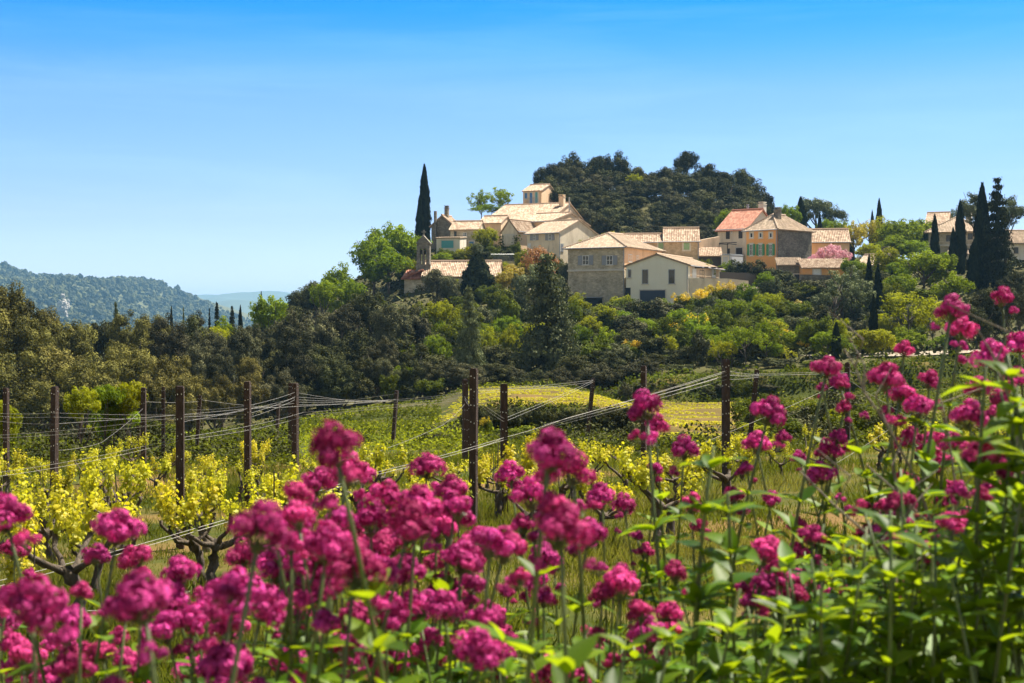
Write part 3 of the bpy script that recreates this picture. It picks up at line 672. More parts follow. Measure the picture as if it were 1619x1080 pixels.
# ochre house
h = House('ochre_house', 'ochre rendered house with bright green shutters and a bare grey stone end wall', 'house', 1180, 1229, 1283, 195, 436, 363, -46, 'ochre', 'hip', 'ptile', 2.3, .45, sink=4, land='the ochre house with green shutters')
for px in (1185.5, 1200, 1216): h.window(px, px + 5, 386, 404, 'F', shutter='green', trim='trim', sw=.42); h.window(px + .5, px + 5, 368, 376, 'F', trim='trim', bars=False)
pb = MB(); h.slab(pb, 'R', .0, h.D, 0, h.h - .03, .003, .05); ob('stone_end', pb.mesh('stone_end', [M['gstone']]), h.root); h.gutter('F'); h.pipe(1228, 'F')
h.chimney(h.W * .62, h.D * .35, h.h + .9, 2.0, .7, .8, M['gstone'])
cr_ = MB(); random.seed(4)
for k in range(16):
    y = h.D * .15; z = h.h * .35; pts = []
    ang = random.uniform(.25, 1.25)
    for j in range(9): pts.append((h.W + .09, y, z)); y += .55 * math.cos(ang); z += .5 * math.sin(ang) ; ang += random.uniform(-.3, .3)
    pts = [q for q in pts if .05 < q[1] < h.D - .05 and q[2] < h.h - .2]
    if len(pts) > 2: cr_.tube(pts, [.07 - .006 * i for i in range(len(pts))], 5)
ob('creeper', cr_.mesh('creeper', [M['bark']]), h.root)
h = House('outbuilding', 'low grey stone outbuilding with a sloping roof against the stone end of the ochre house', 'outbuilding', 1230, 1268, 1272, 186, 455, 420, -8, 'gstone', 'shed', 'ptile', 1.2, .3, D=6, sink=3)
h.door(1256, 1264, 434, 446, 'F', 'darkw', 'door', 3)
h = House('cottage', 'small beige cottage with a streaked tile roof behind the pink blossom tree', 'house', 1283, 1343, 1347, 203, 412, 383, -8, 'beige', 'gx', 'tile', 1.9, .35, D=6.5, sink=4, land='the small beige cottage')
h.gutter('F')
h = House('outbuilding', 'low orange outbuilding with white shutters and a wavy tile roof', 'outbuilding', 1269, 1342, 1346, 182, 440, 424, -5, 'ochre', 'shed', 'tile', 1.3, .4, D=5, sink=3, land='the low orange outbuilding')
h.door(1286, 1297, 426, 437, 'F', 'wht', 'shutter_door', 3)
h = House('cottage', 'half hidden cottage with a pale flat tile roof and square chimney among the cypresses', 'house', 1357, 1400, 1422, 180, 440, 419, -30, 'gstone', 'gx', 'ptile', 1.3, .35, sink=4, land='the half hidden cottage')
h.chimney(h.W * .85, h.D * .3, h.h + .5, 1.5, .8, .8, M['gstone'])
# large house on the right
h = House('villa', 'large grey beige villa with a hipped tile roof behind tall cypresses', 'house', 1468, 1549, 1612, 214, 440, 366, -26, 'stone', 'hip', 'ptile', 2.6, .6, sink=4, land='the villa behind the cypresses')
h.window(1530, 1538, 369, 379, 'F', frame='darkw'); h.window(1496, 1503, 372, 382, 'F', frame='darkw'); h.chimney(h.W * .7, h.D * .4, h.h + 1.8, 1.7, .8, .8); h.band(388, 'F', .25, .25)
h.window(1580, 1590, 374, 386, 'R', frame='darkw'); h.window(1606, 1615, 376, 388, 'R', frame='darkw')
h = House('villa_wing', 'low wing with a tile roof in front of the large villa', 'house', 1500, 1580, 1660, 208, 440, 402, -18, 'pale', 'gx', 'ptile', 1.1, .4, sink=4)
h.window(1515, 1523, 408, 420, 'F', frame='darkw'); h.window(1596, 1604, 410, 422, 'R', frame='darkw')
h = House('cottage', 'distant tiled roof seen over the villa beside the umbrella pine', 'house', 1464, 1498, 1530, 238, 380, 354, -20, 'beige', 'gx', 'tile', 2.2, .4, sink=4)

h = House('villa_wing', 'pale stone wing of the villa showing right of the dark shaggy conifer', 'house', 1586, 1588, 1670, 206, 440, 384, 6, 'pale', 'gx', 'ptile', 1.9, .5, D=9, sink=4)
h.window(1603, 1610, 391, 401, 'F', frame='darkw'); h.window(1628, 1636, 391, 401, 'F', frame='darkw')

# beige house cluster
h = House('beige_house', 'broad beige house with a wide weathered tile roof behind the pale house', 'house', 765, 868, 930, 224, 400, 349, -24, 'beige', 'gx', 'tile', 3.3, .4, sink=5, land='the broad beige house')
h.chimney(h.W - .7, h.D * .42, h.h + 1.9, 2.4, .8, .9); h.gutter('F')
h = House('beige_house', 'tall beige house with an ivy framed narrow gable and closed pale shutters', 'house', 793, 818, 873, 213, 420, 366, -34, 'cream', 'gy', 'tile', 1.7, .3, sink=4, land='the ivy framed gable')
pb = MB(); h.slab(pb, 'R', .0, h.D, 0, h.h - .03, .003, .04); ob('plaster_wall', pb.mesh('plaster_wall', [M['peach']]), h.root)
h.shut(803, 807, 350, 362, 'F', 'cream'); h.shut(797, 811, 372, 386, 'F', 'pale', 'trim'); h.gutter('R')
IVY = h
h = House('roof_wing', 'low pinkish wing with a long tile roof beside the ivy framed gable', 'house', 818, 872, 932, 217, 400, 350, -30, 'peach', 'gx', 'tile', 1.6, .3, sink=4); h.gutter('F')
b_ = MB(); b_.tube([(h.W * .95, h.D * .5, h.h + .6), (h.W * .95, h.D * .5, h.h + 4.2)], .1, 8); ob('flue_pipe', b_.mesh('flue_pipe', [M['pole']]), h.root)
h = House('roof_wing', 'small wing with stepped tile roofs left of the ivy framed gable', 'house', 757, 792, 800, 219, 395, 353, -18, 'beige', 'gx', 'tile', 1.2, .3, D=6, sink=4)
h = House('pale_house', 'pale rendered house with a gable end and grey shutters above the orange leaved tree', 'house', 833, 884, 946, 199, 422, 368, -38, 'cream', 'gx', 'ptile', 1.9, .3, sink=4, land='the pale gabled house')
h.window(843, 847, 371, 380, 'F', shutter='greyp', sw=.5); h.window(867, 872, 370, 380, 'F', shutter='greyp', sw=.5); h.pipe(885.5, 'F'); h.gutter('F')
h.door(886, 890, 386, 398, 'R', 'greyp', 'door', 3); h.shut(835, 840, 385, 394, 'F', 'wht')
h = House('hill_house', 'small orange house with blue shutters high under the oak covered hilltop', 'house', 827, 856, 880, 243, 330, 302, -22, 'peach', 'gx', 'tile', 1.3, .3, sink=3, land='the hilltop house with blue shutters')
h.shut(830, 833.5, 305.5, 314, 'F', 'blue', 'trim'); h.shut(838, 841.5, 305, 322, 'F', 'blue', 'trim'); h.shut(846.5, 850, 304, 321, 'F', 'teal', 'trim')
b_ = MB()
for k in range(14): u = h.fx(836) + (h.fx(853) - h.fx(836)) * k / 13; b_.bb((u - .015, -.9, h.fz(322, u)), (u + .015, -.87, h.fz(314, u)))
zz = h.fz(314, h.W / 2); b_.bb((h.fx(836), -.92, zz), (h.fx(853), -.86, zz + .05)); zz = h.fz(322.6, h.W / 2); b_.bb((h.fx(835), -1, zz - .1), (h.fx(854), 0, zz)); ob('balcony_railing', b_.mesh('balcony_railing', [M['rail']]), h.root)
# house at the left end
h = House('stone_house', 'old grey stone house with twin chimneys beside the tall cypress', 'house', 682, 716, 730, 217, 400, 357, -20, 'gstone', 'gy', 'tile', 1.5, .3, sink=4, land='the grey stone house by the tall cypress')
h.chimney(h.W * .55, h.D * .4, h.h + 1.2, 1.6, .55, .6); b_ = MB(); b_.bb((h.fx(688), -.5, 0), (h.fx(691), -.02, h.fz(334, 1))); ob('chimney_stack', b_.mesh('chimney_stack', [M['gstone']]), h.root)
h = House('stone_house', 'low stone house with a pink tile roof next to the grey stone house', 'house', 712, 756, 760, 213, 400, 363, -10, 'stone', 'gx', 'tile', 1.3, .35, D=6, sink=4)
h.window(718, 722, 366, 374, 'F', bars=False, frame='darkw'); h.door(742, 749, 382, 395, 'F', 'blue', 'door', 2); h.window(732, 738, 368, 374, 'F')
h = House('garage', 'small pale garage with a wide teal door under a flat roof', 'garage', 690, 727, 731, 208, 395, 377, -12, 'pale', 'shed', 'ptile', .3, .2, D=4, sink=3, land='the garage with the teal door')
h.door(698, 717, 380.5, 392, 'F', 'teal', 'garage_door', 4)
# railing on the garden terrace
b_ = MB(); a_, c_ = P(776, 402, 203), P(817, 402, 205)
for k in range(22): q = a_.lerp(c_, k / 21); b_.bb((q.x - .02, q.y - .02, q.z - 1.1), (q.x + .02, q.y + .02, q.z))
for z_ in (0, -1.0): b_.tube([a_ + Vector((0, 0, z_)), c_ + Vector((0, 0, z_))], .035, 6)
tag(ob('railing', b_.mesh('railing', [M['rail']])), 'light grey metal railing on the terrace below the ivy framed gable', 'railing')
gwall('terrace_wall', 'low stone wall under the grey garden railing', [(770, 412.5, 203), (820, 412.5, 205)], .4, 'stone')

# chapel: nave, lower porch, bell gable
h = House('chapel', 'old stone chapel with a pointed bell gable and a long tile roof', 'chapel', 668, 787, 792, 188, 470, 437, -6, 'stone', 'gx', 'tile', 2.0, .3, D=7, sink=3, land='the chapel')
b_ = MB(); b_.bb((-2.6, .8, 0), (-.003, 5.6, h.h - .3)); ob('porch', b_.mesh('porch', [M['stone']]), h.root)
rb = MB(); corr_plane(rb, (-2.95, 6.0, h.h - .2), (-2.95, .4, h.h - .2), (-.05, .4, h.h + 1.0), (-.05, 6.0, h.h + 1.0), seed=77); corr_plane(rb, (-3.0, .42, h.h - .25), (.0, .42, h.h - .25), (0, 2.0, h.h + 1.0), (-2.4, 2.0, h.h + 1.0), seed=78)
ob('porch_roof', rb.mesh('porch_roof', [M['rtile']]), h.root)
b_ = MB(); x0, x1 = h.fx(655.5), h.fx(676); zt = h.fz(384, 0); zb = h.h - .8; zs = h.fz(417, 0); za = h.fz(392, 0); y0, y1 = 1.6, 2.7; q = (x1 - x0)
for a0, a1 in ((x0, x0 + q * .26), (x0 + q * .44, x0 + q * .56), (x0 + q * .74, x1)): b_.bb((a0, y0, zs + .002), (a1, y1, za))
b_.bb((x0 - .12, y0 - .05, zb), (x1 + .12, y1 + .05, zs)); b_.bb((x0, y0, za + .002), (x1, y1, zt)); b_.prism([(x0 - .15, zt + .003), (x1 + .15, zt + .003), ((x0 + x1) / 2, h.fz(370, 0))], y0 - .08, y1 + .08)
b_.bb(((x0 + x1) / 2 - .1, 2.05, h.fz(370, 0) - .02), ((x0 + x1) / 2 + .1, 2.25, h.fz(362, 0))); b_.bb(((x0 + x1) / 2 - .3, 2.06, h.fz(366, 0)), ((x0 + x1) / 2 + .3, 2.24, h.fz(364.5, 0)))
b_.add([(x0 - .9, y0, zb), (x0 - .12, y0, zb), (x0 - .12, y0, zs - .6), (x0 - .9, y1, zb), (x0 - .12, y1, zb), (x0 - .12, y1, zs - .6)], [(0, 1, 2), (3, 5, 4), (0, 2, 5, 3), (1, 4, 5, 2)])
ob('bell_gable', b_.mesh('bell_gable', [M['gstone']]), h.root)
b_ = MB(); 
for k in (.35, .65):
    xx = x0 + q * k; b_.tube([(xx, 2.15, za - .15), (xx, 2.15, za - .3), (xx, 2.15, za - .55), (xx, 2.15, za - .75)], [.05, .14, .18, .27], 10)
ob('bell', b_.mesh('bell', [M['darkw']]), h.root)
h.window(640, 642, 447, 455, 'F', bars=False, frame='trim')

# ------------------------------------------------------------------ trees
DIAMOND = np.array([(0, -1, 0), (.58, 0, .12), (0, 1, 0), (-.58, 0, .12)])
def leaf_cloud(c, n, s, seed, shape=DIAMOND, up=None, rnd=None):
    """one face per leaf: centres, facing directions, half lengths"""
    r = np.random.RandomState(seed); k = len(c)
    n = n / np.maximum(np.linalg.norm(n, axis=1, keepdims=True), 1e-9)
    a = r.normal(size=(k, 3)) if up is None else up + r.normal(size=(k, 3)) * .35
    a = a - n * (a * n).sum(1, keepdims=True); a /= np.maximum(np.linalg.norm(a, axis=1, keepdims=True), 1e-9)
    b = np.cross(n, a); s = np.broadcast_to(np.asarray(s, float).reshape(-1, 1) if np.ndim(s) else s, (k, 1))
    V = c[:, None] + s[:, None] * (shape[None, :, 0:1] * b[:, None] + shape[None, :, 1:2] * a[:, None] + shape[None, :, 2:3] * n[:, None])
    q = len(shape); F = np.arange(k * q).reshape(k, q)
    rr = r.rand(k) if rnd is None else np.clip(rnd + r.uniform(-.25, .25, k), 0, 1)
    return V.reshape(-1, 3), F, np.repeat(rr, q)
def sph(r, n):
    v = r.normal(size=(n, 3)); return v / np.linalg.norm(v, axis=1, keepdims=True)
def crown_mesh(name, seed, lobes=11, sub=9, leaves=50, ls=.022, z0=.18, lobe_r=(.16, .26), sub_r=(.055, .10), flat=1.0, open_=0.0, shape=DIAMOND, spread=1.0, topple=0):
    """crown of unit height and unit width: lobes made of clumps made of leaves"""
    r = np.random.RandomState(seed); C_ = []; Nn = []; Rr = []
    zc = (1 + z0) / 2; hz_ = (1 - z0) / 2
    for i in range(lobes):
        d = sph(r, 1)[0]; d[2] = abs(d[2]) * .9 - .35 if i % 3 else d[2]
        lr = r.uniform(*lobe_r)
        lc = np.array([d[0] * (.5 - lr) * spread, d[1] * (.5 - lr) * spread, zc + d[2] * (hz_ - lr * flat) + (lr * .2)])
        shade = r.uniform(.2, .8)
        for j in range(sub):
            e_ = sph(r, 1)[0]; e_[2] = e_[2] * .8 + .25
            sr = r.uniform(*sub_r); sc = lc + e_ * lr * r.uniform(.65, 1.05) * np.array([1, 1, flat])
            if r.rand() < open_: continue
            k = int(leaves * r.uniform(.6, 1.3) * (sr / np.mean(sub_r)) ** 1.5)
            u = sph(r, k); rad = sr * r.uniform(.45, 1.12, (k, 1)) ** .6
            C_.append(sc + u * rad * np.array([1, 1, .85])); Nn.append(u + r.normal(size=(k, 3)) * .28 + np.array([0, 0, .40]))
            Rr.append(np.full(k, np.clip(shade + r.uniform(-.2, .2), 0, 1)))
    C_ = np.concatenate(C_); Nn = np.concatenate(Nn); Rr = np.concatenate(Rr)
    C_[:, 2] = np.maximum(C_[:, 2], .01)
    V, F, q = leaf_cloud(C_, Nn, ls * r.uniform(.6, 1.4, len(C_)), seed + 1, shape, None, Rr)
    return mesh_from(name, V, [F], q)
def column_mesh(name, seed, n=3800, ls=.018, prof=None, tuft=.3):
    """narrow upright crown of unit height; half width .5"""
    r = np.random.RandomState(seed)
    z = r.rand(n) ** .9; w_ = np.interp(z, *prof) if prof else np.interp(z, [0, .08, .3, .6, .85, .95, 1], [.25, .42, .5, .42, .24, .12, .01])
    th = r.uniform(0, 2 * math.pi, n); rad = w_ * (1 + .16 * np.sin(th * 3 + z * 21) + .10 * np.sin(th * 5 - z * 37)) * r.uniform(.75, 1.05, n)
    c = np.stack([rad * np.cos(th), rad * np.sin(th), z], 1)
    nn = np.stack([np.cos(th), np.sin(th), r.uniform(-.1, .5, n)], 1) + r.normal(size=(n, 3)) * .2
    V, F, q = leaf_cloud(c, nn, 1.0, seed, DIAMOND * np.array([.14, .028, .05]), np.array([0, 0, 1.0]))
    return mesh_from(name, V, [F], q)
def conifer_mesh(name, seed, tiers=19, per=13, leaves=95, droop=.12, irregular=.25):
    r = np.random.RandomState(seed); C_ = []; Nn = []; Rr = []
    for t_ in range(tiers):
        z = .10 + .9 * (t_ + r.uniform(-.3, .3)) / tiers; w_ = .5 * (1 - z) ** .75 + .02
        for k in range(per):
            a = r.uniform(0, 6.28); L = w_ * r.uniform(1 - irregular * 2, 1.1); sh = r.uniform(.2, .9)
            m_ = max(8, int(leaves * (L / .3))); s_ = r.rand(m_) ** .7
            off = r.normal(size=(m_, 3)) * np.array([.05, .05, .016]) * (.5 + L)
            c = np.stack([np.cos(a) * s_ * L, np.sin(a) * s_ * L, z + .05 * s_ - droop * (s_ ** 2) * L * 2], 1) + off
            C_.append(c); Nn.append(r.normal(size=(m_, 3)) * .6 + np.array([0, 0, .8])); Rr.append(np.full(m_, sh))
    C_ = np.concatenate(C_); Nn = np.concatenate(Nn); Rr = np.concatenate(Rr)
    V, F, q = leaf_cloud(C_, Nn, .017 * r.uniform(.6, 1.5, len(C_)), seed, DIAMOND, None, Rr)
    return mesh_from(name, V, [F], q)
def trunk_mesh(name, seed, h=.7, r0=.035, limbs=7, fork=.3, lean=.05):
    random.seed(seed); mb = MB(); pts = []; x = y = 0
    for k in range(6):
        z = h * k / 5; pts.append((x, y, z)); x += random.uniform(-lean, lean) * .5; y += random.uniform(-lean, lean) * .5
    mb.tube(pts, [r0 * (1 - .14 * k) * (1.25 if k == 0 else 1) for k in range(6)], 7)
    for i in range(limbs):
        b_ = fork + (h - fork) * random.random() * .8; k = min(4, int(b_ / h * 5)); p = Vector(pts[k]).lerp(Vector(pts[k + 1]), b_ / h * 5 - k)
        a = random.uniform(0, 6.28); q = [p]
        for j in range(4): q.append(q[-1] + Vector((math.cos(a) * .085, math.sin(a) * .085, .07 + .02 * j))); a += random.uniform(-.5, .5)
        mb.tube(q, [r0 * .5, r0 * .4, r0 * .3, r0 * .2, r0 * .1], 5)
    return mb.mesh(name, [M['bark']], True)

CROWN = dict(
    oak=[crown_mesh('oak_crown', 30 + i, 14, 8, 120, .018, .02, (.16, .26), (.075, .125)) for i in range(4)],
    fine=[crown_mesh('oak_crown', 40 + i, 14, 9, 210, .0125, .04, (.16, .26), (.065, .11)) for i in range(4)],
    leafy=[crown_mesh('leafy_crown', 50 + i, 13, 10, 46, .024, .16, (.16, .25), (.055, .11), open_=.12) for i in range(4)],
    sparse=[crown_mesh('sparse_crown', 60 + i, 15, 7, 30, .022, .28, (.13, .22), (.05, .09), open_=.22) for i in range(3)],
    pine=[crown_mesh('pine_crown', 70 + i, 15, 9, 56, .017, .12, (.12, .20), (.045, .085), flat=.7) for i in range(3)],
    umbrella=[crown_mesh('pine_crown', 76, 12, 10, 50, .018, .45, (.15, .22), (.05, .09), flat=.6)],
    cypress=[column_mesh('cypress_crown', 80 + i) for i in range(3)],
    conifer=[conifer_mesh('conifer_crown', 90 + i) for i in range(3)],
    egg=[column_mesh('thuja_crown', 95, 5200, .02, ([0, .1, .35, .6, .85, 1], [.35, .48, .5, .40, .2, .02]))],
    bush=[crown_mesh('bush_leaves', 100 + i, 11, 7, 70, .028, -.12, (.2, .3), (.08, .14), flat=.8) for i in range(5)],
    broomtop=[crown_mesh('broom_blossom', 110 + i, 6, 7, 26, .022, .50, (.14, .2), (.05, .09), flat=.8) for i in range(2)],
)
TRUNK = [trunk_mesh('trunk', 120 + i) for i in range(4)]
POLE = [trunk_mesh('trunk', 150 + i, .9, .022, 0, .3, .01) for i in range(2)]
LOWTRUNK = [trunk_mesh('trunk', 130 + i, .55, .05, 9, .12) for i in range(2)]
THIN = [trunk_mesh('trunk', 140 + i, .8, .02, 8, .35, .03) for i in range(2)]
STYLE = dict(  # crown meshes, leaf material, name, category, words, trunk
    oak=('oak', 'oak', 'oak_tree', 'tree', 'dark evergreen oak', TRUNK),
    brownoak=('fine', 'brownoak', 'oak_tree', 'tree', 'brown green holm oak', LOWTRUNK),
    greyoak=('oak', 'greyoak', 'oak_tree', 'tree', 'grey green holm oak', TRUNK),
    fineoak=('fine', 'oak', 'oak_tree', 'tree', 'dense dark holm oak', LOWTRUNK),
    finegrey=('fine', 'greyoak', 'oak_tree', 'tree', 'greyish holm oak', LOWTRUNK),
    bright=('leafy', 'bright', 'leafy_tree', 'tree', 'fresh green leafy tree', TRUNK),
    lime=('leafy', 'lime', 'leafy_tree', 'tree', 'yellow green leafy tree', TRUNK),
    sparse=('sparse', 'bright', 'leafy_tree', 'tree', 'airy light green tree', THIN),
    sparselime=('sparse', 'lime', 'leafy_tree', 'tree', 'airy yellow green tree', THIN),
    yellow=('sparse', 'yellow', 'leafy_tree', 'tree', 'golden yellow leafy tree', THIN),
    orange=('sparse', 'orange', 'leafy_tree', 'tree', 'orange brown leaved tree', THIN),
    pink=('sparse', 'pink', 'blossom_tree', 'tree', 'pink blossoming redbud tree', THIN),
    pine=('pine', 'pine', 'pine_tree', 'tree', 'blue green pine', TRUNK),
    umbrella=('umbrella', 'pine', 'pine_tree', 'tree', 'round topped umbrella pine', TRUNK),
    cypress=('cypress', 'cypress', 'cypress_tree', 'tree', 'slim dark cypress', POLE),
    conifer=('conifer', 'pine', 'conifer_tree', 'tree', 'layered green conifer', POLE),
    darkconifer=('conifer', 'dark', 'conifer_tree', 'tree', 'dark shaggy conifer', POLE),
    thuja=('egg', 'dark', 'conifer_tree', 'tree', 'dense dark egg shaped thuja', POLE),
)
BUSH = dict(bush=('bush', 'green rounded shrub'), olive=('olive', 'olive grey shrub'), bright=('bright', 'fresh green shrub'), lime=('lime', 'yellow green shrub'),
            oak=('oak', 'dark green shrub'), yellow=('yellow', 'golden shrub'), greyoak=('greyoak', 'grey green shrub'))
def with_mat(o, m_):
    if not o.data.materials: o.data.materials.append(m_)
    o.material_slots[0].link = 'OBJECT'; o.material_slots[0].material = m_
    return o
_tn = [0]
def tree(px, top, wpx, d, kind, hmin=2.0, group=None, base=None):
    _tn[0] += 1; k = _tn[0]; r = random.Random(k * 7 + 1)
    cm, lm, name, cat, words_, tk = STYLE[kind]
    x = (px - CX) / FPX * d; zg = tz(x, d) if base is None else CZ - (base - HY) / FPX * d
    zt = CZ - (top - HY) / FPX * d; hgt = max(hmin, zt - zg + .25); wid = wpx / FPX * d
    tall = name in ('cypress_tree', 'conifer_tree')
    if not tall: wid = max(wid, hgt / 2.1)
    ch = hgt if tall else min(hgt, 1.3 * wid)
    root = bpy.data.objects.new(name, None); col.objects.link(root); root.location = (x, d, zt - hgt)
    ang = r.uniform(0, 6.28)
    c = ob('crown', r.choice(CROWN[cm]), root, (0, 0, hgt - ch), (0, 0, ang), (wid, wid, ch)); with_mat(c, M[lm])
    t_ = ob('trunk', r.choice(tk), root, (0, 0, -.3), (0, 0, ang), (min(hgt, wid * 1.05),) * 2 + (hgt * .95,))
    size = 'tall ' if hgt > 10 else ('small ' if hgt < 4.2 else '')
    auto(root, size + words_, cat, px, top + (hgt / d * FPX) * .35, group or {'cypress_tree': 'cypresses around the village', 'oak_tree': 'evergreen oaks on the slopes', 'leafy_tree': 'leafy trees around the village', 'pine_tree': 'pines around the village', 'conifer_tree': 'conifers around the village'}.get(name))
    return root
def bush(px, top, wpx, d, kind, hmin=.7, broom=False, base=None, name='shrub'):
    _tn[0] += 1; r = random.Random(_tn[0] * 13 + 5)
    x = (px - CX) / FPX * d; zg = tz(x, d) if base is None else CZ - (base - HY) / FPX * d
    zt = CZ - (top - HY) / FPX * d; hgt = max(hmin, zt - zg + .15); wid = wpx / FPX * d
    lm, words_ = BUSH[kind]; a = r.uniform(0, 6.28)
    if broom:
        root = bpy.data.objects.new('broom_bush', None); col.objects.link(root); root.location = (x, d, zt - hgt)
        o_ = with_mat(ob('foliage', r.choice(CROWN['bush']), root, (0, 0, 0), (0, 0, a), (wid, wid, hgt)), M[lm])
        with_mat(ob('blossom', r.choice(CROWN['broomtop']), root, (0, 0, 0), (0, 0, a), (wid * 1.0, wid * 1.0, hgt * 1.06)), M['broom']); words_ = 'broom bush with yellow blossom'
    else:
        root = with_mat(ob(name, r.choice(CROWN['bush']), None, (x, d, zt - hgt), (0, 0, a), (wid, wid, hgt)), M[lm])
    auto(root, ('large ' if wid > 4 else 'small ' if wid < 1.8 else '') + (words_.replace('shrub', 'bramble') if name != 'shrub' else words_), 'shrub', px, top + hgt / d * FPX * .3, 'broom bushes on the slope' if broom else 'shrubs on the slopes')
    return root

# hilltop oaks: rows from the crest down to the roofs
random.seed(21)
crest = [(862, 262), (880, 249), (905, 245), (930, 244), (952, 240), (975, 246), (1000, 262), (1025, 264), (1050, 262), (1087, 236), (1118, 251), (1145, 264), (1168, 268), (1188, 284), (1205, 299), (1218, 318)]
cxs, cys = zip(*crest)
for px, py in crest: tree(px, 234 if px == 1087 else py + random.uniform(-5, 7), 50 if px != 1087 else 40, random.uniform(266, 274), 'oak', 6)
for row, (dy, d, x0, x1) in enumerate(((18, 262, 872, 1205), (34, 257, 868, 1212), (50, 251, 872, 1218), (66, 245, 892, 1215), (82, 240, 900, 1200), (97, 235, 925, 1190), (108, 230, 940, 1140))):
    px = x0 + row * 7
    while px < x1:
        py = float(np.interp(px, cxs, cys)) * (.72 if 1070 < px < 1105 else 1) + (72 if 1070 < px < 1105 else 0)
        tree(px, min(py + dy + random.uniform(-6, 7), 356), random.uniform(46, 66), d + random.uniform(-3, 3), random.choice(['oak', 'oak', 'oak', 'greyoak', 'fineoak', 'oak', 'finegrey']), 5)
        px += random.uniform(27, 38)
for q in ((1000, 275, 36, 263, 'lime'), (1012, 280, 60, 265, 'oak'), (1018, 296, 60, 259, 'oak'), (1000, 310, 56, 253, 'oak'), (985, 300, 40, 257, 'greyoak'), (1145, 332, 42, 226, 'bright'), (880, 300, 40, 251, 'oak'), (1105, 300, 45, 251, 'greyoak')): tree(*q)
# behind and around the village
for q in ((671, 263, 19, 221, 'cypress'), (664, 311, 14, 220, 'cypress'), (762, 302, 50, 252, 'sparse'), (792, 298, 54, 250, 'sparse'), (776, 322, 70, 247, 'sparse'), (769, 358, 48, 209, 'lime'),
          (1245, 322, 46, 238, 'bright'), (1290, 311, 74, 262, 'umbrella'), (1320, 328, 46, 258, 'umbrella'), (1266, 314, 22, 240, 'cypress'), (1296, 338, 10, 226, 'cypress'), (1328, 346, 46, 232, 'bright'), (1308, 345, 40, 236, 'bright'),
          (1390, 317, 13, 250, 'cypress'), (1379, 335, 9, 250, 'cypress'), (1374, 344, 62, 226, 'yellow'), (1352, 352, 50, 222, 'yellow'), (1398, 346, 60, 222, 'lime'), (1428, 342, 84, 219, 'bright'), (1456, 348, 70, 221, 'bright'), (1410, 372, 70, 214, 'bright'), (1445, 380, 70, 212, 'bright'), (1376, 385, 50, 208, 'lime'), (1345, 367, 12, 224, 'cypress'),
          (1312, 384, 46, 192, 'pink'), (1330, 392, 34, 193, 'pink'), (1292, 398, 30, 193, 'pink'), (1478, 341, 14, 188, 'cypress'), (1507, 362, 13, 182, 'cypress'), (1518, 320, 18, 178, 'cypress'), (1553, 293, 26, 166, 'cypress'), (1541, 380, 24, 164, 'cypress'),
          (1577, 282, 64, 164, 'darkconifer'), (1545, 294, 66, 196, 'pine'), (1590, 300, 60, 190, 'pine'), (1500, 332, 40, 260, 'pine'), (1600, 430, 50, 150, 'fineoak'), (1640, 420, 70, 160, 'oak'), (1500, 395, 40, 184, 'sparse'),
          (1463, 392, 96, 160, 'bright'), (1508, 432, 66, 150, 'bright'), (1425, 430, 60, 156, 'bright'), (1438, 456, 112, 122, 'sparselime'), (1475, 480, 70, 124, 'sparselime'), (1400, 500, 56, 122, 'sparselime'), (1560, 450, 80, 118, 'fineoak'), (1612, 452, 70, 108, 'finegrey'), (1545, 480, 60, 112, 'oak'),
          (1388, 421, 15, 150, 'cypress'), (1374, 405, 13, 152, 'cypress'), (1381, 468, 15, 121, 'cypress'), (1410, 428, 11, 158, 'cypress'), (1322, 511, 15, 112, 'cypress'), (1507, 488, 15, 104, 'cypress'), (1333, 408, 92, 150, 'pine'), (1318, 440, 70, 146, 'pine'), (1352, 432, 64, 148, 'pine'), (1310, 522, 60, 113, 'bright'), (1285, 505, 60, 122, 'bush' if 0 else 'bright')): tree(*q)
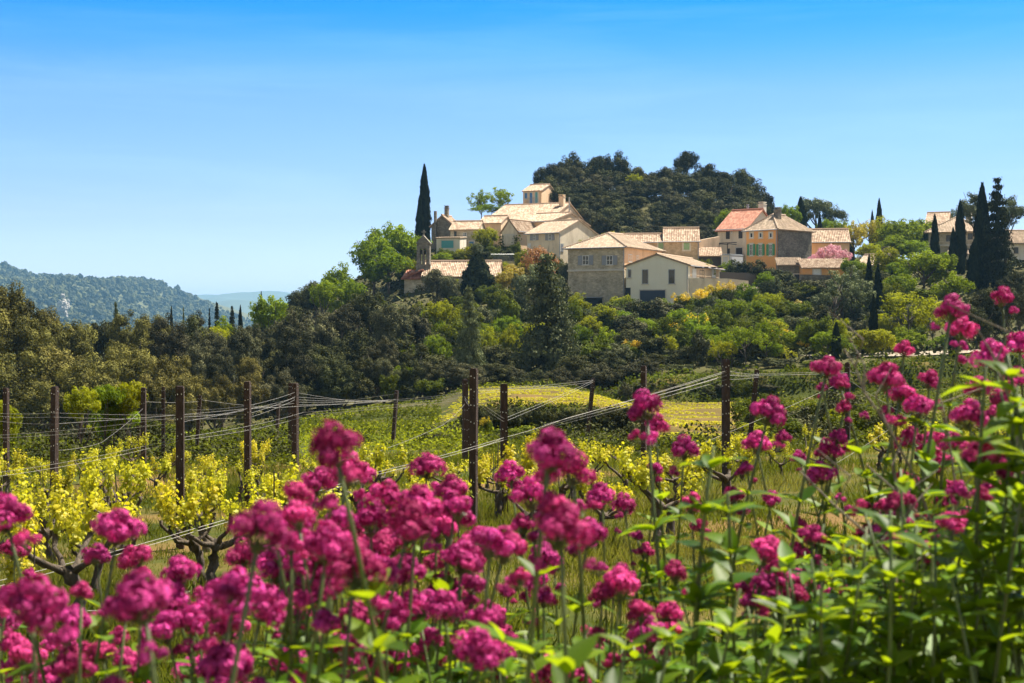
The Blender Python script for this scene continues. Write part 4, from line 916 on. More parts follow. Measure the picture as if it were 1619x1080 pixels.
# lower wooded slope
for q in ((616, 350, 92, 199, 'bright'), (590, 372, 74, 196, 'bright'), (648, 368, 74, 201, 'bright'), (615, 395, 90, 194, 'bright'), (700, 400, 40, 201, 'bright'), (537, 419, 62, 172, 'bright'), (515, 440, 58, 168, 'bright'), (556, 440, 50, 170, 'bright'), (498, 440, 40, 175, 'oak'), (470, 455, 46, 178, 'oak'), (485, 452, 36, 182, 'oak'),
          (573, 459, 92, 134, 'fineoak'), (540, 482, 80, 130, 'finegrey'), (612, 478, 86, 132, 'finegrey'), (652, 486, 66, 134, 'greyoak'), (463, 492, 56, 126, 'greyoak'), (505, 500, 66, 124, 'greyoak'), (470, 520, 80, 112, 'finegrey'), (560, 520, 100, 118, 'fineoak'), (515, 545, 90, 110, 'fineoak'), (600, 545, 86, 113, 'oak'), (603, 532, 56, 109, 'finegrey'), (650, 540, 88, 112, 'fineoak'), (690, 560, 78, 108, 'oak'),
          (700, 472, 62, 138, 'lime'), (672, 492, 50, 140, 'bright'), (742, 452, 60, 113, 'conifer'), (690, 520, 60, 122, 'oak'), (735, 560, 70, 118, 'fineoak'), (785, 545, 76, 119, 'oak'), (790, 575, 70, 107, 'fineoak'), (688, 420, 62, 178, 'greyoak'), (706, 436, 46, 176, 'greyoak'), (755, 401, 50, 182, 'thuja'),
          (855, 386, 66, 172, 'orange'), (845, 420, 70, 160, 'pine'), (864, 402, 128, 116, 'conifer'), (905, 545, 80, 119, 'fineoak'), (955, 555, 70, 110, 'fineoak'), (895, 585, 80, 118, 'oak'), (1000, 520, 66, 124, 'oak'), (1040, 560, 60, 113, 'fineoak'), (1085, 545, 60, 114, 'oak'), (1130, 565, 66, 112, 'fineoak'), (1200, 540, 70, 116, 'fineoak'), (1250, 555, 66, 116, 'oak'), (1350, 560, 70, 115, 'fineoak'), (1410, 570, 80, 117, 'oak'),
          (1180, 512, 64, 108, 'sparse'), (1212, 505, 50, 110, 'sparse'), (1142, 535, 50, 107, 'sparselime'), (1158, 520, 60, 110, 'sparse'), (1222, 540, 40, 111, 'sparse')): tree(*q)
# valley wood on the left
for q in ((14, 447, 74, 74, 'brownoak'), (-40, 430, 90, 70, 'brownoak'), (82, 486, 64, 84, 'brownoak'), (45, 500, 80, 66, 'brownoak'), (120, 505, 60, 82, 'brownoak'), (28, 545, 130, 54, 'brownoak'), (95, 545, 110, 58, 'brownoak'), (135, 568, 120, 53, 'brownoak'), (-20, 560, 110, 50, 'brownoak'), (180, 540, 90, 64, 'brownoak'), (212, 545, 96, 60, 'brownoak'), (262, 560, 86, 60, 'brownoak'), (300, 585, 78, 57, 'brownoak'), (240, 590, 90, 54, 'brownoak'), (70, 600, 110, 50, 'brownoak'),
          (160, 500, 26, 110, 'oak'), (205, 500, 46, 104, 'brownoak'), (240, 496, 50, 112, 'brownoak'), (268, 505, 54, 100, 'finegrey'), (300, 503, 50, 108, 'oak'), (308, 500, 56, 115, 'finegrey'), (335, 520, 70, 95, 'finegrey'), (318, 540, 64, 90, 'finegrey'), (372, 515, 74, 98, 'finegrey'), (400, 512, 60, 102, 'finegrey'), (350, 562, 62, 76, 'finegrey'), (395, 560, 56, 84, 'brownoak'), (342, 596, 60, 60, 'brownoak'), (392, 592, 66, 64, 'brownoak'), (430, 560, 60, 92, 'oak'), (440, 590, 66, 70, 'finegrey'), (458, 605, 50, 58, 'finegrey'), (430, 535, 60, 104, 'oak'),
          (427, 468, 62, 140, 'bright'), (352, 505, 44, 122, 'bright'), (345, 512, 30, 120, 'lime'), (183, 478, 20, 140, 'conifer'), (290, 486, 9, 150, 'conifer'), (271, 487, 7, 170, 'cypress'), (343, 477, 19, 160, 'darkconifer'), (331, 488, 9, 162, 'darkconifer'), (367, 484, 20, 158, 'darkconifer'), (380, 486, 9, 160, 'cypress'), (413, 464, 8, 170, 'cypress'), (440, 505, 50, 130, 'greyoak'), (455, 478, 40, 150, 'oak')): tree(q[0], q[1], q[2] * 1.1, q[3] if q[3] > 115 else 62 + q[3] * .55, q[4])
for q in ((130, 612, 58, 37, 'lime'), (168, 604, 52, 38, 'bright'), (206, 600, 56, 38.5, 'lime'), (182, 622, 84, 39, 'bright'), (-6, 628, 26, 27, 'lime')): tree(*q, hmin=1.5, group='young fruit trees beyond the vines')
# shrubs
for q in ((1022, 476, 44, 160, 'bright'), (1052, 470, 44, 158, 'bright'), (1080, 466, 40, 160, 'bush', .7, True), (1105, 460, 40, 163, 'bush', .7, True), (1130, 453, 40, 166, 'bush', .7, True), (1150, 448, 36, 167, 'bush', .7, True), (1180, 449, 44, 162, 'bright'), (1165, 462, 50, 152, 'olive'), (1140, 470, 56, 148, 'olive'), (1110, 480, 60, 142, 'olive'), (1205, 470, 50, 148, 'bright'), (1228, 478, 40, 150, 'bush'),
          (1242, 436, 34, 172, 'oak'), (1255, 452, 44, 170, 'oak'), (1250, 470, 42, 160, 'yellow'), (1262, 478, 40, 156, 'yellow'), (1262, 495, 50, 148, 'olive'), (1215, 500, 60, 136, 'lime'), (1235, 525, 60, 128, 'bush', .7, True), (1270, 540, 50, 122, 'bush', .7, True), (1190, 492, 60, 134, 'bush'),
          (995, 540, 44, 116, 'bush', .7, True), (1066, 514, 46, 130, 'bush', .7, True), (1098, 500, 44, 134, 'bush', .7, True), (1040, 500, 56, 140, 'bush'), (1010, 500, 50, 146, 'olive'), (968, 500, 56, 150, 'olive'), (935, 486, 50, 164, 'olive'), (972, 484, 46, 166, 'olive'), (905, 486, 50, 166, 'oak'), (990, 478, 30, 170, 'oak'), (950, 520, 56, 138, 'oak'), (1060, 560, 40, 115, 'bush'), (1045, 545, 50, 120, 'olive'),
          (790, 458, 50, 168, 'bush'), (818, 452, 50, 170, 'olive'), (838, 470, 40, 160, 'olive'), (775, 440, 50, 176, 'bush'), (800, 425, 44, 184, 'yellow'), (820, 430, 30, 182, 'olive'), (785, 408, 46, 196, 'lime'), (808, 412, 40, 194, 'yellow'), (735, 392, 40, 204, 'lime'), (720, 398, 40, 203, 'bush'), (705, 392, 30, 203, 'bush'), (752, 385, 30, 204, 'olive'), (765, 392, 30, 203, 'oak'), (778, 382, 30, 206, 'bush'), (825, 395, 30, 200, 'lime'), (830, 405, 26, 198, 'yellow'), (795, 396, 26, 206, 'oak'), (806, 394, 30, 207, 'oak'),
          (745, 412, 40, 192, 'bright'), (720, 440, 30, 182, 'lime'), (760, 500, 60, 150, 'bright'), (800, 505, 60, 148, 'bush'), (790, 520, 56, 138, 'greyoak'), (770, 545, 50, 126, 'bush'), (720, 500, 50, 134, 'bush'), (830, 510, 50, 146, 'lime'), (775, 480, 60, 158, 'olive'), (640, 490, 40, 150, 'bush'), (662, 480, 40, 160, 'lime'), (600, 455, 50, 165, 'bush'),
          (930, 372, 40, 197, 'lime'), (945, 366, 36, 198, 'yellow'), (965, 362, 40, 202, 'yellow'), (990, 364, 36, 203, 'lime'), (918, 380, 26, 196, 'lime'), (1120, 415, 24, 188, 'lime'), (1166, 408, 40, 188, 'oak'), (1190, 412, 50, 187, 'oak'), (1208, 416, 40, 187, 'oak'), (1222, 425, 26, 186, 'olive'), (1205, 432, 20, 185, 'oak'), (650, 408, 30, 196, 'lime'), (640, 415, 30, 197, 'bush'),
          (620, 580, 44, 104, 'bush'), (570, 600, 50, 104, 'oak'), (520, 600, 50, 104, 'oak'), (680, 590, 50, 104, 'bush'), (730, 600, 44, 104, 'oak'), (480, 590, 50, 104, 'oak'), (640, 600, 40, 104, 'oak'), (850, 600, 50, 104, 'oak'), (935, 592, 50, 105, 'oak'), (1015, 585, 40, 106, 'oak'), (970, 590, 40, 106, 'oak'), (1100, 588, 40, 107, 'oak'), (1270, 580, 50, 110, 'oak'), (1330, 585, 50, 109, 'oak'), (1365, 590, 50, 109, 'oak'), (1420, 590, 50, 111, 'oak')): bush(*q)
for q in ((1015, 500, 60, 138, 'bright'), (1075, 485, 56, 141, 'bright'), (1120, 515, 64, 122, 'bright'), (1050, 530, 50, 120, 'lime'), (1165, 470, 56, 147, 'bright'), (1215, 460, 50, 152, 'lime'), (1260, 520, 64, 124, 'bright'), (1300, 555, 56, 114, 'bright'), (1235, 545, 50, 114, 'lime'), (960, 520, 56, 128, 'bright'), (930, 500, 50, 140, 'lime'), (800, 500, 60, 138, 'bright'), (770, 520, 50, 126, 'lime'), (690, 530, 56, 118, 'bright'), (640, 575, 44, 106, 'bright'), (1375, 530, 70, 118, 'bright'), (1430, 520, 70, 118, 'bright'), (1495, 530, 70, 116, 'bright')): tree(*q, hmin=2.5)
for q in ((705, 388, 30, 206, 'bush'), (748, 384, 34, 208, 'lime'), (764, 380, 34, 208, 'bush'), (783, 386, 30, 209, 'oak'), (815, 384, 22, 210, 'bush'), (852, 398, 34, 196, 'lime'), (876, 402, 34, 194, 'bush'), (893, 400, 26, 188, 'olive'), (1112, 398, 30, 193, 'bush'), (1150, 410, 30, 192, 'bright'), (1350, 400, 44, 178, 'bright'), (1420, 405, 50, 172, 'bright'), (1372, 420, 40, 168, 'bush')): bush(*q)
for k in range(17): tree(478 + k * 33 + random.uniform(-8, 8), 572 + random.uniform(-12, 14), random.uniform(60, 84), random.uniform(104, 108), random.choice(['fineoak', 'fineoak', 'finegrey']), 2.5)
for q in ((890, 450, 44, 172, 'greyoak'), (905, 462, 40, 172, 'oak'), (880, 425, 40, 178, 'olive'), (870, 440, 36, 176, 'bush'), (1428, 560, 70, 112, 'bush'), (1455, 575, 70, 110, 'bush'), (1360, 575, 60, 108, 'oak'), (1290, 570, 60, 107, 'bush'), (1230, 566, 60, 107, 'oak'), (1070, 572, 60, 107, 'oak'), (1025, 570, 60, 107, 'bush')): bush(*q)
for k in range(20): bush(985 + k * 19 + random.uniform(-6, 6), 603 + random.uniform(-3, 6), random.uniform(24, 44), 100.5 + random.uniform(-1, 1.5), random.choice(['oak', 'bush', 'bush', 'greyoak']), .5, name='bramble_bush')
for k in range(26): bush(1190 + random.uniform(0, 260), random.uniform(628, 668), random.uniform(40, 70), random.uniform(44, 62), random.choice(['oak', 'bush', 'greyoak', 'bush']), .5, name='bramble_bush')
for k in range(14): bush(746 + k * 20 + random.uniform(-4, 4), 640 + .5 * k + random.uniform(-2, 2), random.uniform(30, 44), 60.6, 'oak', .5, name='bramble_bush')
for k in range(13): bush(752 + k * 20 + random.uniform(-4, 4), 637 + .5 * k + random.uniform(-2, 4), random.uniform(34, 52), 59.6 + random.uniform(-.5, .3), 'oak', .5, name='bramble_bush')
random.seed(77)
for k in range(46):                                   # brambles along the far edge of the near vineyard
    px = -20 + 1660 * k / 45 + random.uniform(-14, 14); d = random.uniform(45, 56) if px < 1180 else random.uniform(36, 46)
    bush(px, 690 + random.uniform(-16, 10) - (30 if px > 1180 else 0) - (14 if px < 250 else 0), random.uniform(50, 100), d, random.choice(['bush', 'oak', 'bush', 'greyoak', 'lime']), .5, name='bramble_bush')
for q in ((1262, 640, 90, 44, 'greyoak'), (1330, 615, 90, 46, 'greyoak'), (1370, 640, 90, 42, 'bush'), (1300, 668, 80, 38, 'oak'), (1010, 668, 60, 46, 'oak'), (985, 676, 60, 48, 'oak'), (660, 690, 60, 46, 'oak'), (770, 662, 24, 55, 'bush', .5, True), (1430, 640, 90, 46, 'bush'), (1220, 620, 70, 60, 'bush'), (1180, 625, 60, 64, 'bush')): bush(*q)
random.seed(99)
n_ = 0
for k in range(400):                                  # low shrubs that fill the gaps of the wooded slope
    if n_ >= 150: break
    px = random.uniform(450, 1450); d = random.uniform(110, 176); x = (px - CX) / FPX * d; zg = tz(x, d)
    if (abs(px - 864) < 70 and d < 124) or (abs(px - 742) < 45 and d < 120): continue
    if 985 < px < 1180 and d > 168: continue
    hgt = random.uniform(1.6, 4.2); n_ += 1
    bush(px, HY + (CZ - zg - hgt) / d * FPX, random.uniform(36, 66), d, random.choice(['bush', 'oak', 'bush', 'bright', 'greyoak', 'olive', 'bush', 'lime'] if px > 640 else ['oak', 'bush', 'greyoak', 'oak', 'bush']))

# ------------------------------------------------------------------ vineyard: posts, wires, vines
random.seed(5)
POSTS = {}
def post(px, top, base, d, w=.085, lean=0.0):
    b_ = P(px, base, d); b_.z = tz(b_.x, d) - .25; t_ = P(px, top, d); hgt = t_.z - b_.z
    mb = MB(); k = random.uniform(-.4, .4); mb.box((0, 0, hgt / 2), (w / 2, w / 2, hgt / 2)); c_ = w / 2 * .8
    mb.box((0, 0, hgt + .006), (w * .42, w * .42, .012))
    z = hgt - .08
    while z > .5:
        for sx in (-1, 1): mb.box((sx * w * .25, -w / 2 - .004, z + random.uniform(-.02, .02)), (.0045, .004, .007), 1)
        mb.box((-w / 2 - .004, 0, z), (.0045, .004, .007), 1); mb.box((w / 2 + .004, 0, z + .03), (.0045, .004, .007), 1); z -= random.uniform(.17, .28)
    o_ = ob('vineyard_post', mb.mesh('vineyard_post', [M['post'], M['pin']]), None, b_, (random.uniform(-.015, .015), math.atan(lean), k))
    POSTS[px] = (b_, hgt, lean, k)
    auto(o_, 'brown end post leaning over' if lean else ('thick brown vineyard post' if d < 18.5 else 'brown vineyard post'), 'post', px, (top + base) / 2, 'leaning end posts of the vine rows' if lean else 'upright vineyard posts')
    LAND.append(('the post', px, (top + base) / 2)) if 0 else None
for q in ((285, 613, 870, 15.7), (748, 585, 820, 17.2), (797, 609, 832, 18), (1148, 570, 775, 19.7), (392, 605, 795, 21), (85, 613, 810, 20.5), (10, 615, 770, 26), (227, 614, 740, 32, .10), (258, 613, 735, 34, .08), (467, 607, 735, 31, .12), (459, 607, 720, 36, .09), (735, 601, 735, 30, .10), (1018, 580, 750, 25), (1340, 575, 705, 32, .11), (743, 640, 735, 34, .09)): post(*q)
for q in ((122, 632, 690, 42, .09, .12), (213, 628, 695, 40, .10, .16), (310, 626, 705, 41, .10, .06), (436, 640, 695, 44, .09, .06), (620, 618, 695, 43, .10, .08), (926, 598, 692, 43, .12, .1), (1182, 585, 715, 32, .11, .1)): post(*q)
def at_post(px, down):
    b_, hgt, lean, k = POSTS[px]; return b_ + Vector(((hgt - down) * lean, -.05, hgt - down))
random.seed(8)
def wire(name, pts, sag=.05, rad=.0011, label='pale galvanised wire'):
    pts = [Vector(p) for p in pts]; fine = []
    for a_, c_ in zip(pts, pts[1:]):
        for k in range(10):
            u = k / 10; q = a_.lerp(c_, u); q.z -= sag * .6 * 4 * u * (1 - u); fine.append(q)
    fine.append(pts[-1]); mb = MB(); d = sum(p.y for p in fine) / len(fine)
    mb.tube(fine, [rad * (1 + p.y * .045) for p in fine], 4)
    o_ = ob('trellis_wire', mb.mesh('trellis_wire', [M['wire']])); m_ = fine[len(fine) // 2]; px, py = proj(m_)
    auto(o_, label, 'wire', px, py, 'trellis wires between the vineyard posts')
A = at_post
for dn in (.06, .12): wire('w', [P(-30, 648 + dn * 60, 23), A(85, .3 + dn), A(392, .40 + dn), A(467, .22 + dn), P(620, 634, 40)], .04)
wire('w', [P(-30, 661, 22), A(85, .52), A(467, .42)], .05); wire('w', [P(-40, 690, 17), A(285, .32), A(392, .38), A(620, .25)], .05); wire('w', [P(-40, 694, 17), A(285, .38), A(467, .3)], .05)
wire('w', [P(-40, 752, 14.5), A(285, .55), P(480, 652, 28)], .06); wire('w', [P(-40, 758, 14.2), A(285, .58), P(476, 660, 28)], .07)
for k in (0, 1): wire('w', [P(-30, 925 + 9 * k, 10.2), P(300, 838 + 5 * k, 12.4), P(590, 748 + 4 * k, 14.6), A(797, .66 + .03 * k), P(900, 660 + 3 * k, 18.5), A(1148, .16 + .05 * k)], .02, .0013)
for k in (0, 1, 2): wire('w', [P(860, 672 + 3 * k, 18.2), A(1148, .14 + .06 * k), P(1200, 592 + 2 * k, 24), A(1182, .05 + .05 * k)], .02)
wire('w', [A(1182, .08), A(1340, .16), P(1420, 605, 33)], .02); wire('w', [A(1148, .2), A(1340, .2)], .03)
for k in (0, 1): wire('w', [P(480, 652 + 4 * k, 30), A(735, .36 + .05 * k), A(748, .42 + .04 * k)], .04); wire('w', [P(470, 636 + 4 * k, 32), P(620, 632 + 2 * k, 38), A(735, .25 + .05 * k), A(926, .05 + .06 * k)], .04)
wire('w', [A(748, .30), A(797, .42), A(926, .06)], .03); wire('w', [A(748, .34), A(797, .46), A(926, .12)], .03); wire('w', [A(748, .95), A(797, .66)], .02)
wire('w', [P(1100, 705, 25), A(1340, .35), P(1440, 660, 30)], .05); wire('w', [P(300, 648, 26), A(392, .34), A(467, .18), P(560, 634, 38)], .03); wire('w', [A(310, .1), A(436, .1), A(620, .08)], .05); wire('w', [A(122, .1), A(213, .12), A(310, .16)], .05)
wire('w', [P(560, 726, 19), P(700, 672, 24), A(735, .5)], .05); wire('w', [A(85, .9), P(160, 700, 24), A(227, .45)], .05); wire('w', [P(-20, 960, 9.6), P(170, 965, 10.2), P(300, 935, 11)], .02)
wire('w', [P(1300, 745, 21), P(1404, 680, 24), P(1440, 655, 26)], .03)

# vine leaf: five lobes
VL = np.array([(0, -.35, .0), (.42, -.62, .05), (.5, -.12, .1), (.95, .05, .02), (.55, .38, .12), (.5, .8, .0), (.16, .62, .1), (0, 1.05, -.05), (-.16, .62, .1), (-.5, .8, .0), (-.55, .38, .12), (-.95, .05, .02), (-.5, -.12, .1), (-.42, -.62, .05)])
def vine_meshes(seed):
    r = np.random.RandomState(seed); random.seed(seed); mb = MB(); hh = random.uniform(.42, .6); tips = []
    pts = [Vector((0, 0, -.15))]; a = random.uniform(0, 6.28); ln = random.uniform(.05, .28)
    for k in range(6): z = hh * (k + 1) / 6; pts.append(Vector((math.cos(a) * ln * z + random.uniform(-.035, .035), math.sin(a) * ln * z + random.uniform(-.035, .035), z)))
    mb.tube(pts, [.075, .054, .044, .040, .043, .048, .052], 8, lump=.22); head = pts[-1]
    for i in range(random.randint(3, 5)):
        b_ = a + i * 6.28 / 4 + random.uniform(-.6, .6); q = [head - Vector((0, 0, .05))]; el = random.uniform(.1, .7)
        for j in range(4): q.append(q[-1] + Vector((math.cos(b_) * .085, math.sin(b_) * .085, .085 * el + .012 * j)) + Vector((random.uniform(-.025, .025), random.uniform(-.025, .025), random.uniform(-.02, .03)))); b_ += random.uniform(-.4, .4)
        q.append(q[-1] + Vector((0, 0, .05))); mb.tube(q, [.032, .024, .020, .018, .021, .023], 6, lump=.25); tips += [q[-1], q[-2], q[-3]] if random.random() < .5 else [q[-1], q[-2]]
    trunk = mb.mesh('trunk', [M['vbark']], True)
    sb = MB(); C_ = []; Nn = []; S_ = []; Rr = []
    for tp in tips:
        for s_ in range(random.randint(1, 3)):
            dv = Vector((random.uniform(-.35, .35), random.uniform(-.35, .35), 1)).normalized(); L = random.uniform(.10, .30); q = [tp + dv * L * j / 4 + Vector((random.uniform(-.012, .012), random.uniform(-.012, .012), 0)) for j in range(5)]
            sb.tube(q, [.006, .005, .0045, .004, .003], 4, rnd=.35)
            k = int(12 + L * 56)
            for j in range(k):
                u = random.random() ** .8; p_ = tp + dv * L * u; o_ = Vector(sph(r, 1)[0]); o_.z = o_.z * .5 - .1
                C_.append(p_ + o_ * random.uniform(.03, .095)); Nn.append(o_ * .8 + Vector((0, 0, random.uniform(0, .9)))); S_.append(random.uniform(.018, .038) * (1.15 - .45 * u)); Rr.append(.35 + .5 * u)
    V, F, q = leaf_cloud(np.array([tuple(x) for x in C_]), np.array([tuple(x) for x in Nn]), np.array(S_), seed, VL, np.array([0, 0, -.9]), np.array(Rr))
    sv = np.concatenate(sb.v); n_ = len(V); f4 = np.array([f for f in sb.f if len(f) == 4])
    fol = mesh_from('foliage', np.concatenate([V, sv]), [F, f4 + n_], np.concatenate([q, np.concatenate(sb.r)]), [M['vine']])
    return trunk, fol
VINES = [vine_meshes(200 + i) for i in range(9)]
cm_ = MB(); cm_.tube([(0, 0, -.1), (.01, 0, .5), (0, .01, 1.0)], .007, 5); CANE = cm_.mesh('stake', [M['cane']])
random.seed(31); nv = 0
u_ = Vector((.858, .514)); w__ = Vector((-.514, .858)); rowi = 0
for off in (10.0, 12.4, 14.9, 17.5, 20.0, 22.3, 24.8, 27.2, 29.6, 32.0, 34.4, 36.8, 39.2):
    rowi += 1; s = -30.0 + random.uniform(0, 1)
    while s < 36:
        s += random.uniform(.72, 1.0); p_ = u_ * s + w__ * (off + random.uniform(-.12, .12)); x, y = p_
        if y < 9.4 or abs(x) > .375 * y + .6: continue
        far = 28 if x < -4 else 24.5
        if x > 3: far = 27
        if y > far or (x > .6 and off < 12) or (x > 2.4 and off < 15.5) or (x > -3.2 and off < 10.5): continue
        if random.random() < (.05 if x < 2 else .15): continue
        nv += 1; tr, fo = VINES[nv % 9]; root = bpy.data.objects.new('grapevine', None); col.objects.link(root)
        z = tz(x, y); k = random.uniform(.76, 1.02) * (.72 if y > 19.5 else 1); root.location = (x, y, z); root.rotation_euler = (0, 0, random.uniform(0, 6.28)); root.scale = (k, k, k)
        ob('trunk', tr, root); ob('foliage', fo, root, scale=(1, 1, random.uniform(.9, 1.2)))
        if random.random() < .3 and y < 24: ob('stake', CANE, root, (random.uniform(-.12, .12), .1, 0), (random.uniform(-.06, .06), random.uniform(-.06, .06), 0))
        px, py = proj((x, y, z + .5)); auto(root, ('large near' if y < 14 else 'gnarled' if y < 22 else 'smaller' if y < 30 else 'small distant') + ' grapevine with yellow green leaves', 'vine', px, py, 'grapevines in the near vineyard')
for px, py, d, k in ((138, 1000, 10.1, 1.1), (1036, 882, 14.2, 1.0), (330, 905, 12.6, 1.0), (1165, 800, 17.5, .95), (905, 770, 20, .95), (1390, 735, 24, .9), (1450, 740, 24.5, .9)):
    p_ = P(px, py, d); nv += 1; tr, fo = VINES[nv % 9]; root = bpy.data.objects.new('grapevine', None); col.objects.link(root); root.location = (p_.x, d, tz(p_.x, d)); root.rotation_euler = (0, 0, px * .7); root.scale = (k, k, k)
    ob('trunk', tr, root); ob('foliage', fo, root); auto(root, 'gnarled grapevine with few leaves' if d < 15 else 'gnarled grapevine with yellow green leaves', 'vine', px, py - 80, 'grapevines in the near vineyard')
print('near vines', nv)
# far terrace: young vines in rows
r = np.random.RandomState(12); FARV = []
for i in range(3):
    k = 64; c = np.stack([r.normal(0, .22, k), r.normal(0, .10, k), r.uniform(.10, .40, k)], 1); V, F, q = leaf_cloud(c, r.normal(size=(k, 3)) + [0, 0, .4], r.uniform(.05, .1, k), i, VL); FARV.append((V, F, q))
def far_spots():
    out = []
    for j in range(10):
        y0 = 52.5 + j * 5.4
        for i in range(60):
            x = -3.4 + i * .34 + r.uniform(-.07, .07); y = y0 - .30 * (x - 5) - .02 * max(0, x - 5) ** 2 + r.uniform(-.05, .05)
            if x > 18 or r.rand() < .1 or y > 100 or y < 50: continue
            if y < 63 and (x < 3.6 + (63 - y) * .12): continue
            if x < 6 and 59.3 < y < 62.4: continue
            out.append((x, y, j))
    return out
spots = far_spots(); farbark = M['vbark']
near_s, rest = spots[:95], spots[95:]
FV = []
for V, F, q in FARV:
    mb = MB(); mb.tube([(0, 0, -.05), (.02, 0, .12), (0, 0, .24)], [.03, .022, .03], 5); tv = np.concatenate(mb.v); t4 = np.array([f for f in mb.f if len(f) == 4]); n_ = len(V)
    FV.append(mesh_from('young_vine', np.concatenate([V, tv]), [F, t4 + n_], np.concatenate([q, np.full(len(tv), .1)]), [M['farvine'], M['vbark']], np.array([0] * len(F) + [1] * len(t4))))
for i, (x, y, j) in enumerate(near_s):
    z = tz(x, y); k = random.uniform(.85, 1.15) * (.36 + .22 * (100 - y) / 50); o_ = ob('young_vine', FV[i % 3], None, (x, y, z), (0, 0, -.29 + random.uniform(-.2, .2)), (k, k, k)); px, py = proj((x, y, z + .3))
    auto(o_, 'young vine, ' + ('front', 'second', 'third', 'fourth', 'fifth', 'sixth')[min(5, j)] + ' terrace line', 'vine', px, py, 'young vines on the far terrace')
VV = []; FF = []; QQ = []; n_ = 0
def pile(V, F, q, k, x, y, z, a):
    global n_
    ca, sa = math.cos(a), math.sin(a); VV.append(np.stack([(V[:, 0] * ca - V[:, 1] * sa) * k + x, (V[:, 0] * sa + V[:, 1] * ca) * k + y, V[:, 2] * k + z], 1)); FF.append(F + n_); QQ.append(q); n_ += len(V)
zz = terr([q[0] for q in rest], [q[1] for q in rest])
for (x, y, j), z in zip(rest, zz): V, F, q = FARV[j % 3]; pile(V, F, q, random.uniform(.85, 1.15) * (.36 + .22 * (100 - y) / 50), x, y, z, -.29 + random.uniform(-.2, .2))
tag(ob('vineyard_rows', mesh_from('vineyard_rows', np.concatenate(VV), [np.concatenate(FF)], np.concatenate(QQ), [M['farvine']])), 'distant lines of young yellow green vines on the terrace', 'vines', kind='stuff')

# ------------------------------------------------------------------ grass and ground cover
def grass(name, n, y0, y1, pw, hgt, wid, seed, label, keep=None, mat_='grass', dead=.35):
    r = np.random.RandomState(seed); u = r.rand(n); y = (y0 ** (1 - pw) + u * (y1 ** (1 - pw) - y0 ** (1 - pw))) ** (1 / (1 - pw)) if pw != 1 else y0 * (y1 / y0) ** u
    x = r.uniform(-.40, .40, n) * (y + 1)
    den = vnoise(x, y, 1.6, 3) + .6 * vnoise(x, y, 5, 13); kp = r.rand(n) < np.clip(.62 + .42 * den, .06, 1)
    if keep is not None: kp &= keep(x, y)
    x, y, den = x[kp], y[kp], den[kp]; n = len(x); z = terr(x, y)
    a = r.uniform(0, 6.28, n); h = hgt * r.uniform(.35, 1.25, n) * np.clip(.8 + .3 * den, .35, 1.5); w_ = wid * r.uniform(.7, 1.3, n) * (.6 + y / 25)
    lx, ly = r.normal(0, .35, n) * h, r.normal(0, .35, n) * h; dx, dy = np.cos(a) * w_, np.sin(a) * w_
    V = np.stack([np.stack([x - dx, y - dy, z - .02], 1), np.stack([x + dx, y + dy, z - .02], 1), np.stack([x + lx * .45 + dx * .6, y + ly * .45 + dy * .6, z + h * .6], 1), np.stack([x + lx, y + ly, z + h], 1), np.stack([x + lx * .45 - dx * .6, y + ly * .45 - dy * .6, z + h * .6], 1)], 1)
    F = np.arange(n * 5).reshape(n, 5); tone = np.clip(.16 + dead * vnoise(x, y, .8, 17) + r.normal(0, .2, n), 0, 1)
    return tag(ob(name, mesh_from(name, V.reshape(-1, 3), [F], np.repeat(tone, 5), [M[mat_]])), label, 'grass', kind='stuff')
grass('grass', 330000, 7.0, 34, 1.5, .17, .0040, 2, 'rough green and straw coloured grass between the vines')
def cover(name, n, y0, y1, size, hgt, seed, label, keep, mat_, lump=1.5):
    r = np.random.RandomState(seed); y = r.uniform(y0 ** .5, y1 ** .5, n) ** 2; x = r.uniform(-.40, .40, n) * y; kp = keep(x, y); x, y = x[kp], y[kp]; n = len(x)
    den = vnoise(x, y, lump, seed) ; z = terr(x, y) + np.abs(r.rand(n)) * hgt * np.clip(.5 + .55 * den, .05, 1.6)
    V, F, q = leaf_cloud(np.stack([x, y, z], 1), r.normal(size=(n, 3)) * .7 + [0, 0, .8], size * r.uniform(.6, 1.4, n) * (y / 70 + .3), seed, DIAMOND, None, np.clip(.45 + .3 * vnoise(x, y, .5, seed + 1), 0, 1))
    return tag(ob(name, mesh_from(name, V, [F], q, [M[mat_]])), label, 'ground cover', kind='stuff')
onterr = lambda x, y: (((x > -3 - .05 * (y - 60)) & (y > 62.5)) | ((x > 3.8) & (y > 51))) & (y < 99.5) & (x < 15.5)
cover('bank_growth', 9000, 59, 62.2, .055, .5, 47, 'dark growth on the bank below the far terrace', lambda x, y: (x > -4) & (x < 6.5), 'oak')
cover('hedge_growth', 14000, 99, 103.5, .07, .7, 48, 'green growth on the bank behind the far terrace', lambda x, y: (x > 6) & (x < 36), 'bush')
cover('ground_cover', 150000, 30, 104, .062, .38, 41, 'low weeds and brambles on the slope beyond the vines', lambda x, y: ~onterr(x, y) & ((x < -.15 * y) | (x > -.02 * y) | (y > 60) | (vnoise(x, y, 1.2, 31) > .5)), 'bush')
cover('meadow', 50000, 30, 74, .05, .38, 49, 'bright green and yellow meadow sloping down beyond the vines', lambda x, y: (x > -.16 * y + .5 * np.sin(y)) & (x < -.02 * y) & ~onterr(x, y), 'lime', 1.1)
cover('brambles', 90000, 31, 60, .060, .75, 46, 'dark tangled brambles on the slope beyond the vines', lambda x, y: ~onterr(x, y) & ((x < -.15 * y) | (x > .02 * y)) & (vnoise(x, y, .55, 16) > .15), 'oak', 2.2)
